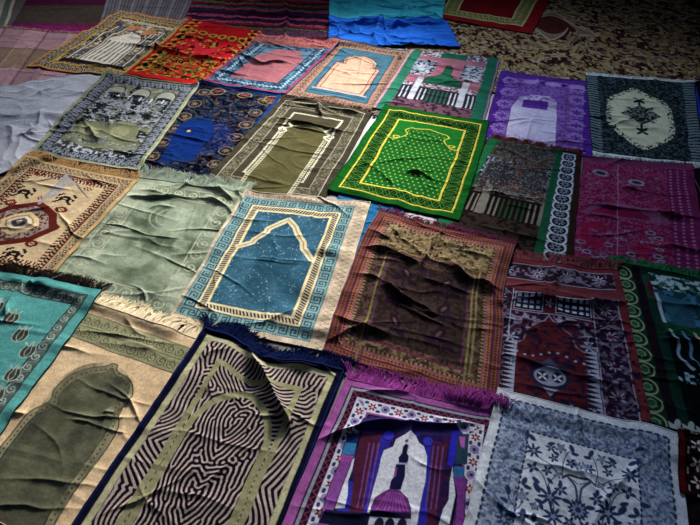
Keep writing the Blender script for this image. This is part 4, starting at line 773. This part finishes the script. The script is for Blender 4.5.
def p_mosque(P):
    W, L = P.W, P.L; P.fill('96508e'); P.band(0, .03, 'a0589a'); P.band(.03, .036, '22202e'); P.band(.036, .048, '8c8f9c'); P.band(.048, .074, '2a1f34'); P.bandp(.048, .074, .03, zig(.36, .3), '7d3050')
    P.band(.074, .132, 'c3bfca'); P.bandp(.076, .13, .055, petals(.36, 6, .25), '7a1c3a'); P.bandp(.076, .13, .055, dots(.12), 'c9a0a8')
    P.bandp(.076, .13, .11, lambda q, r, p, t, e: AA(np.hypot(q-.5, r)-.34, e), '8a7aa6'); P.bandp(.076, .13, .11, lambda q, r, p, t, e: AA(np.hypot(q-.5, r)-.14, e), '38345c')
    P.bandp(.076, .13, .055, lambda q, r, p, t, e: AA(np.hypot(np.abs(q)-.45, np.abs(r)-.3)-.12, e), '2d3c6c')
    P.band(.132, .14, '8a4684'); P.band(.14, .15, '1c1a2a'); f = P.inside(.15, 9); P.put(f, '2b2052'); P.speck(f, '43204a', 26, .52, 2); P.speck(f, '3434a0', 10, .62, 3)
    def q(x, y): return P.m(260+.343*x, 345+.343*y)
    def pol(pts, col, sm=False, line=None): P.poly([q(*p) for p in pts], col, sm, line, .003)
    pol([(300, 215), (570, 235), (600, 270), (280, 255)], '332c62')
    # inner columns
    pol([(300, 260), (385, 262), (345, 380), (310, 520), (255, 520), (280, 330)], '54243c'); pol([(355, 268), (385, 268), (330, 460), (300, 525), (295, 525), (315, 400)], '35309a')
    pol([(495, 285), (550, 290), (520, 440), (500, 560), (460, 560), (485, 400)], '54243c'); pol([(478, 300), (500, 300), (485, 520), (455, 560), (468, 420)], '3430a0')
    for x in range(3): pol([(505+x*14, 300), (509+x*14, 300), (484+x*14, 480), (480+x*14, 480)], '6a4a8c'); pol([(318+x*14, 290), (322+x*14, 290), (284+x*14, 480), (280+x*14, 480)], '7a4a8c')
    pol([(560, 250), (590, 255), (560, 360), (545, 355)], '2f2cb0'); pol([(255, 265), (290, 262), (275, 330), (250, 380), (240, 330)], '23366a')
    # sky seen through the arches
    w = 'cdcdd6'
    pol([(437, 256), (452, 268), (462, 290), (478, 300), (486, 330), (482, 400), (468, 460), (455, 530), (445, 600), (300, 600), (310, 500), (330, 420), (345, 370), (352, 335), (362, 310), (388, 300), (395, 280), (415, 268)], w)
    pol([(276, 335), (268, 370), (255, 400), (252, 440), (245, 480), (196, 478), (215, 425), (245, 385), (262, 345)], w)
    pol([(560, 362), (566, 440), (548, 530), (515, 540), (530, 480), (548, 455), (552, 400)], w)
    for x, y in ((375, 268), (490, 285)): a = q(x, y); P.disc(a[0], a[1], .022, '3a38b4'); P.disc(a[0], a[1], .022, '22205a', .004)
    # dome and minaret spire
    pol([(322, 505), (322, 480), (335, 450), (360, 432), (385, 418), (410, 425), (432, 450), (440, 480), (437, 505)], '6f2f78', False, '2a1c3c')
    for k in range(9): pol([(334+k*12, 490), (337+k*12, 490), (372+k*5+3, 430), (372+k*5, 430)], '97509a')
    pol([(318, 490), (440, 495), (440, 510), (318, 506)], '2a2448'); pol([(318, 506), (440, 510), (436, 600), (310, 600)], 'b9b6c6'); 
    for x in (345, 375, 412): a = q(x, 530); P.ell(a[0], a[1], .016, .028, '2b2444')
    pol([(376, 420), (412, 422), (418, 395), (422, 385), (420, 350), (428, 345), (430, 330), (424, 322), (430, 300), (422, 292), (415, 300), (410, 320), (402, 330), (402, 345), (394, 352), (390, 385), (382, 395)], '23204c'); 
    pol([(392, 360), (398, 360), (394, 385), (388, 385)], '8a4a8c'); pol([(398, 345), (428, 348), (428, 353), (398, 350)], 'a9a6c0'); a = q(424, 286); P.disc(a[0], a[1], .007, '7a4a6a')
    # outer minarets
    pol([(255, 290), (282, 296), (262, 360), (235, 420), (195, 540), (165, 540), (205, 410), (230, 350)], '8a4a96', False, '2a2050'); pol([(248, 288), (284, 290), (276, 326), (238, 322)], '2f78a8', False, '22304c'); pol([(240, 322), (274, 328), (268, 345), (232, 340)], '9a4a98')
    pol([(565, 360), (592, 362), (590, 385), (600, 400), (596, 440), (590, 560), (560, 560), (572, 440), (562, 395)], '7a3a88', False, '2a2050'); pol([(565, 360), (592, 362), (588, 392), (562, 390)], '2c6c9c'); pol([(575, 260), (610, 262), (600, 355), (566, 352)], '2b4256'); pol([(580, 268), (598, 270), (594, 305), (584, 300)], 'a85aa4')
    pol([(190, 482), (320, 500), (310, 540), (170, 520)], '20203a')
textile('prayer_rug', 'purple edged rug picturing a mosque dome under a white arch', [(346, 380), (504, 415), (492, 560), (255, 590)], p_mosque, ext=1.1, seed=25, bind='a25a98', pitch=.002,
        fringe=[('T', '9c3f92', .075, 900, .0022, 'late')], wr=[([(300, 452), (318, 442), (345, 432), (380, 424), (431, 426), (495, 424)], .026, .018, 1.2), ([(430, 418), (470, 424)], .012, .014)], amp=.004)

textile('prayer_rug', 'white rug with navy blue vines and flowers at the lower right', [(497, 391), (675, 437), (690, 560), (455, 560)], p_floral, ext=1.1, seed=23, bind='c2c5cb', bw=.003, pitch=.0022,
        mid={}, wr=[([(578, 408), (577, 425), (580, 447)], .014, .018), ([(505, 456), (540, 464), (600, 478), (672, 508)], .009, .02), ([(600, 425), (640, 440)], .006, .03)], amp=.0035)
textile('small_mat', 'dark red mat with white flowers at the lower right corner', [(675, 434), (770, 458), (782, 520), (678, 496)], p_darkred, cat='mat', group=None, seed=24, bind='4a1618', fringe=[('T', '5a1a1c', .012, 900)], pitch=.0026)
for L_ in LATE: make_fringe(*L_)

# ---------------------------------------------------------------- far right wall and its ribbed radiator
a, b = at(665, -12), at(712, 28); dv = np.array(b-a); ln = np.linalg.norm(dv); dv = dv/ln; nv = np.array([-dv[1], dv[0]]); nv = nv if nv[1] > 0 else -nv
wm = stone_mat('painted_wall', '3a3631', '45403a', 4, .8)
w0, w1 = a-dv*.6+nv*.16, b+dv*1.2+nv*.16
wr_ = quadplane('wall_right', [(w0[0], w0[1], 0), (w1[0], w1[1], 0), (w1[0], w1[1], 1.0), (w0[0], w0[1], 1.0)], wm)
rm, nt, bs = nodes_mat('painted_metal'); bs.inputs['Base Color'].default_value = (*hx('6d6455'), 1); bs.inputs['Roughness'].default_value = .5
no = nt.nodes.new('ShaderNodeTexNoise'); no.inputs['Scale'].default_value = 30; bpn = nt.nodes.new('ShaderNodeBump'); bpn.inputs['Strength'].default_value = .1
nt.links.new(no.outputs[0], bpn.inputs['Height']); nt.links.new(bpn.outputs[0], bs.inputs['Normal'])
mid_ = (a+b)/2; rad = empty('radiator', (mid_[0], mid_[1], 0), 'ribbed radiator standing in the dark far right corner', 'radiator')
def tubes(name, paths, r, sides=10):
    V, F = tube_many(np.array(paths), np.full((len(paths), len(paths[0])), r), sides); V = V-np.array([mid_[0], mid_[1], 0]); return link_mesh(name, V, F, rm, rad)
n = 14
for k in range(n):
    p = a+dv*(ln*1.3*k/(n-1)-.1*ln)+nv*.05
    loop = [(p[0]+nv[0]*.05*math.cos(t), p[1]+nv[1]*.05*math.cos(t), .38+.28*math.copysign(abs(math.sin(t))**.45, math.sin(t))) for t in np.linspace(0, 2*math.pi, 25)]
    tubes('rib', [loop], .02, 8)
for z in (.13, .63):
    p0, p1 = a-dv*.14*ln+nv*.05, a+dv*1.22*ln+nv*.05; tubes('pipe', [[(p0[0]+(p1[0]-p0[0])*t, p0[1]+(p1[1]-p0[1])*t, z) for t in (0, .33, .66, 1)]], .018)
for k in (1, n-2):
    p = a+dv*(ln*1.3*k/(n-1)-.1*ln)+nv*.05; tubes('leg', [[(p[0]+.001*i, p[1], .001+.14*i/3) for i in range(4)]], .016)
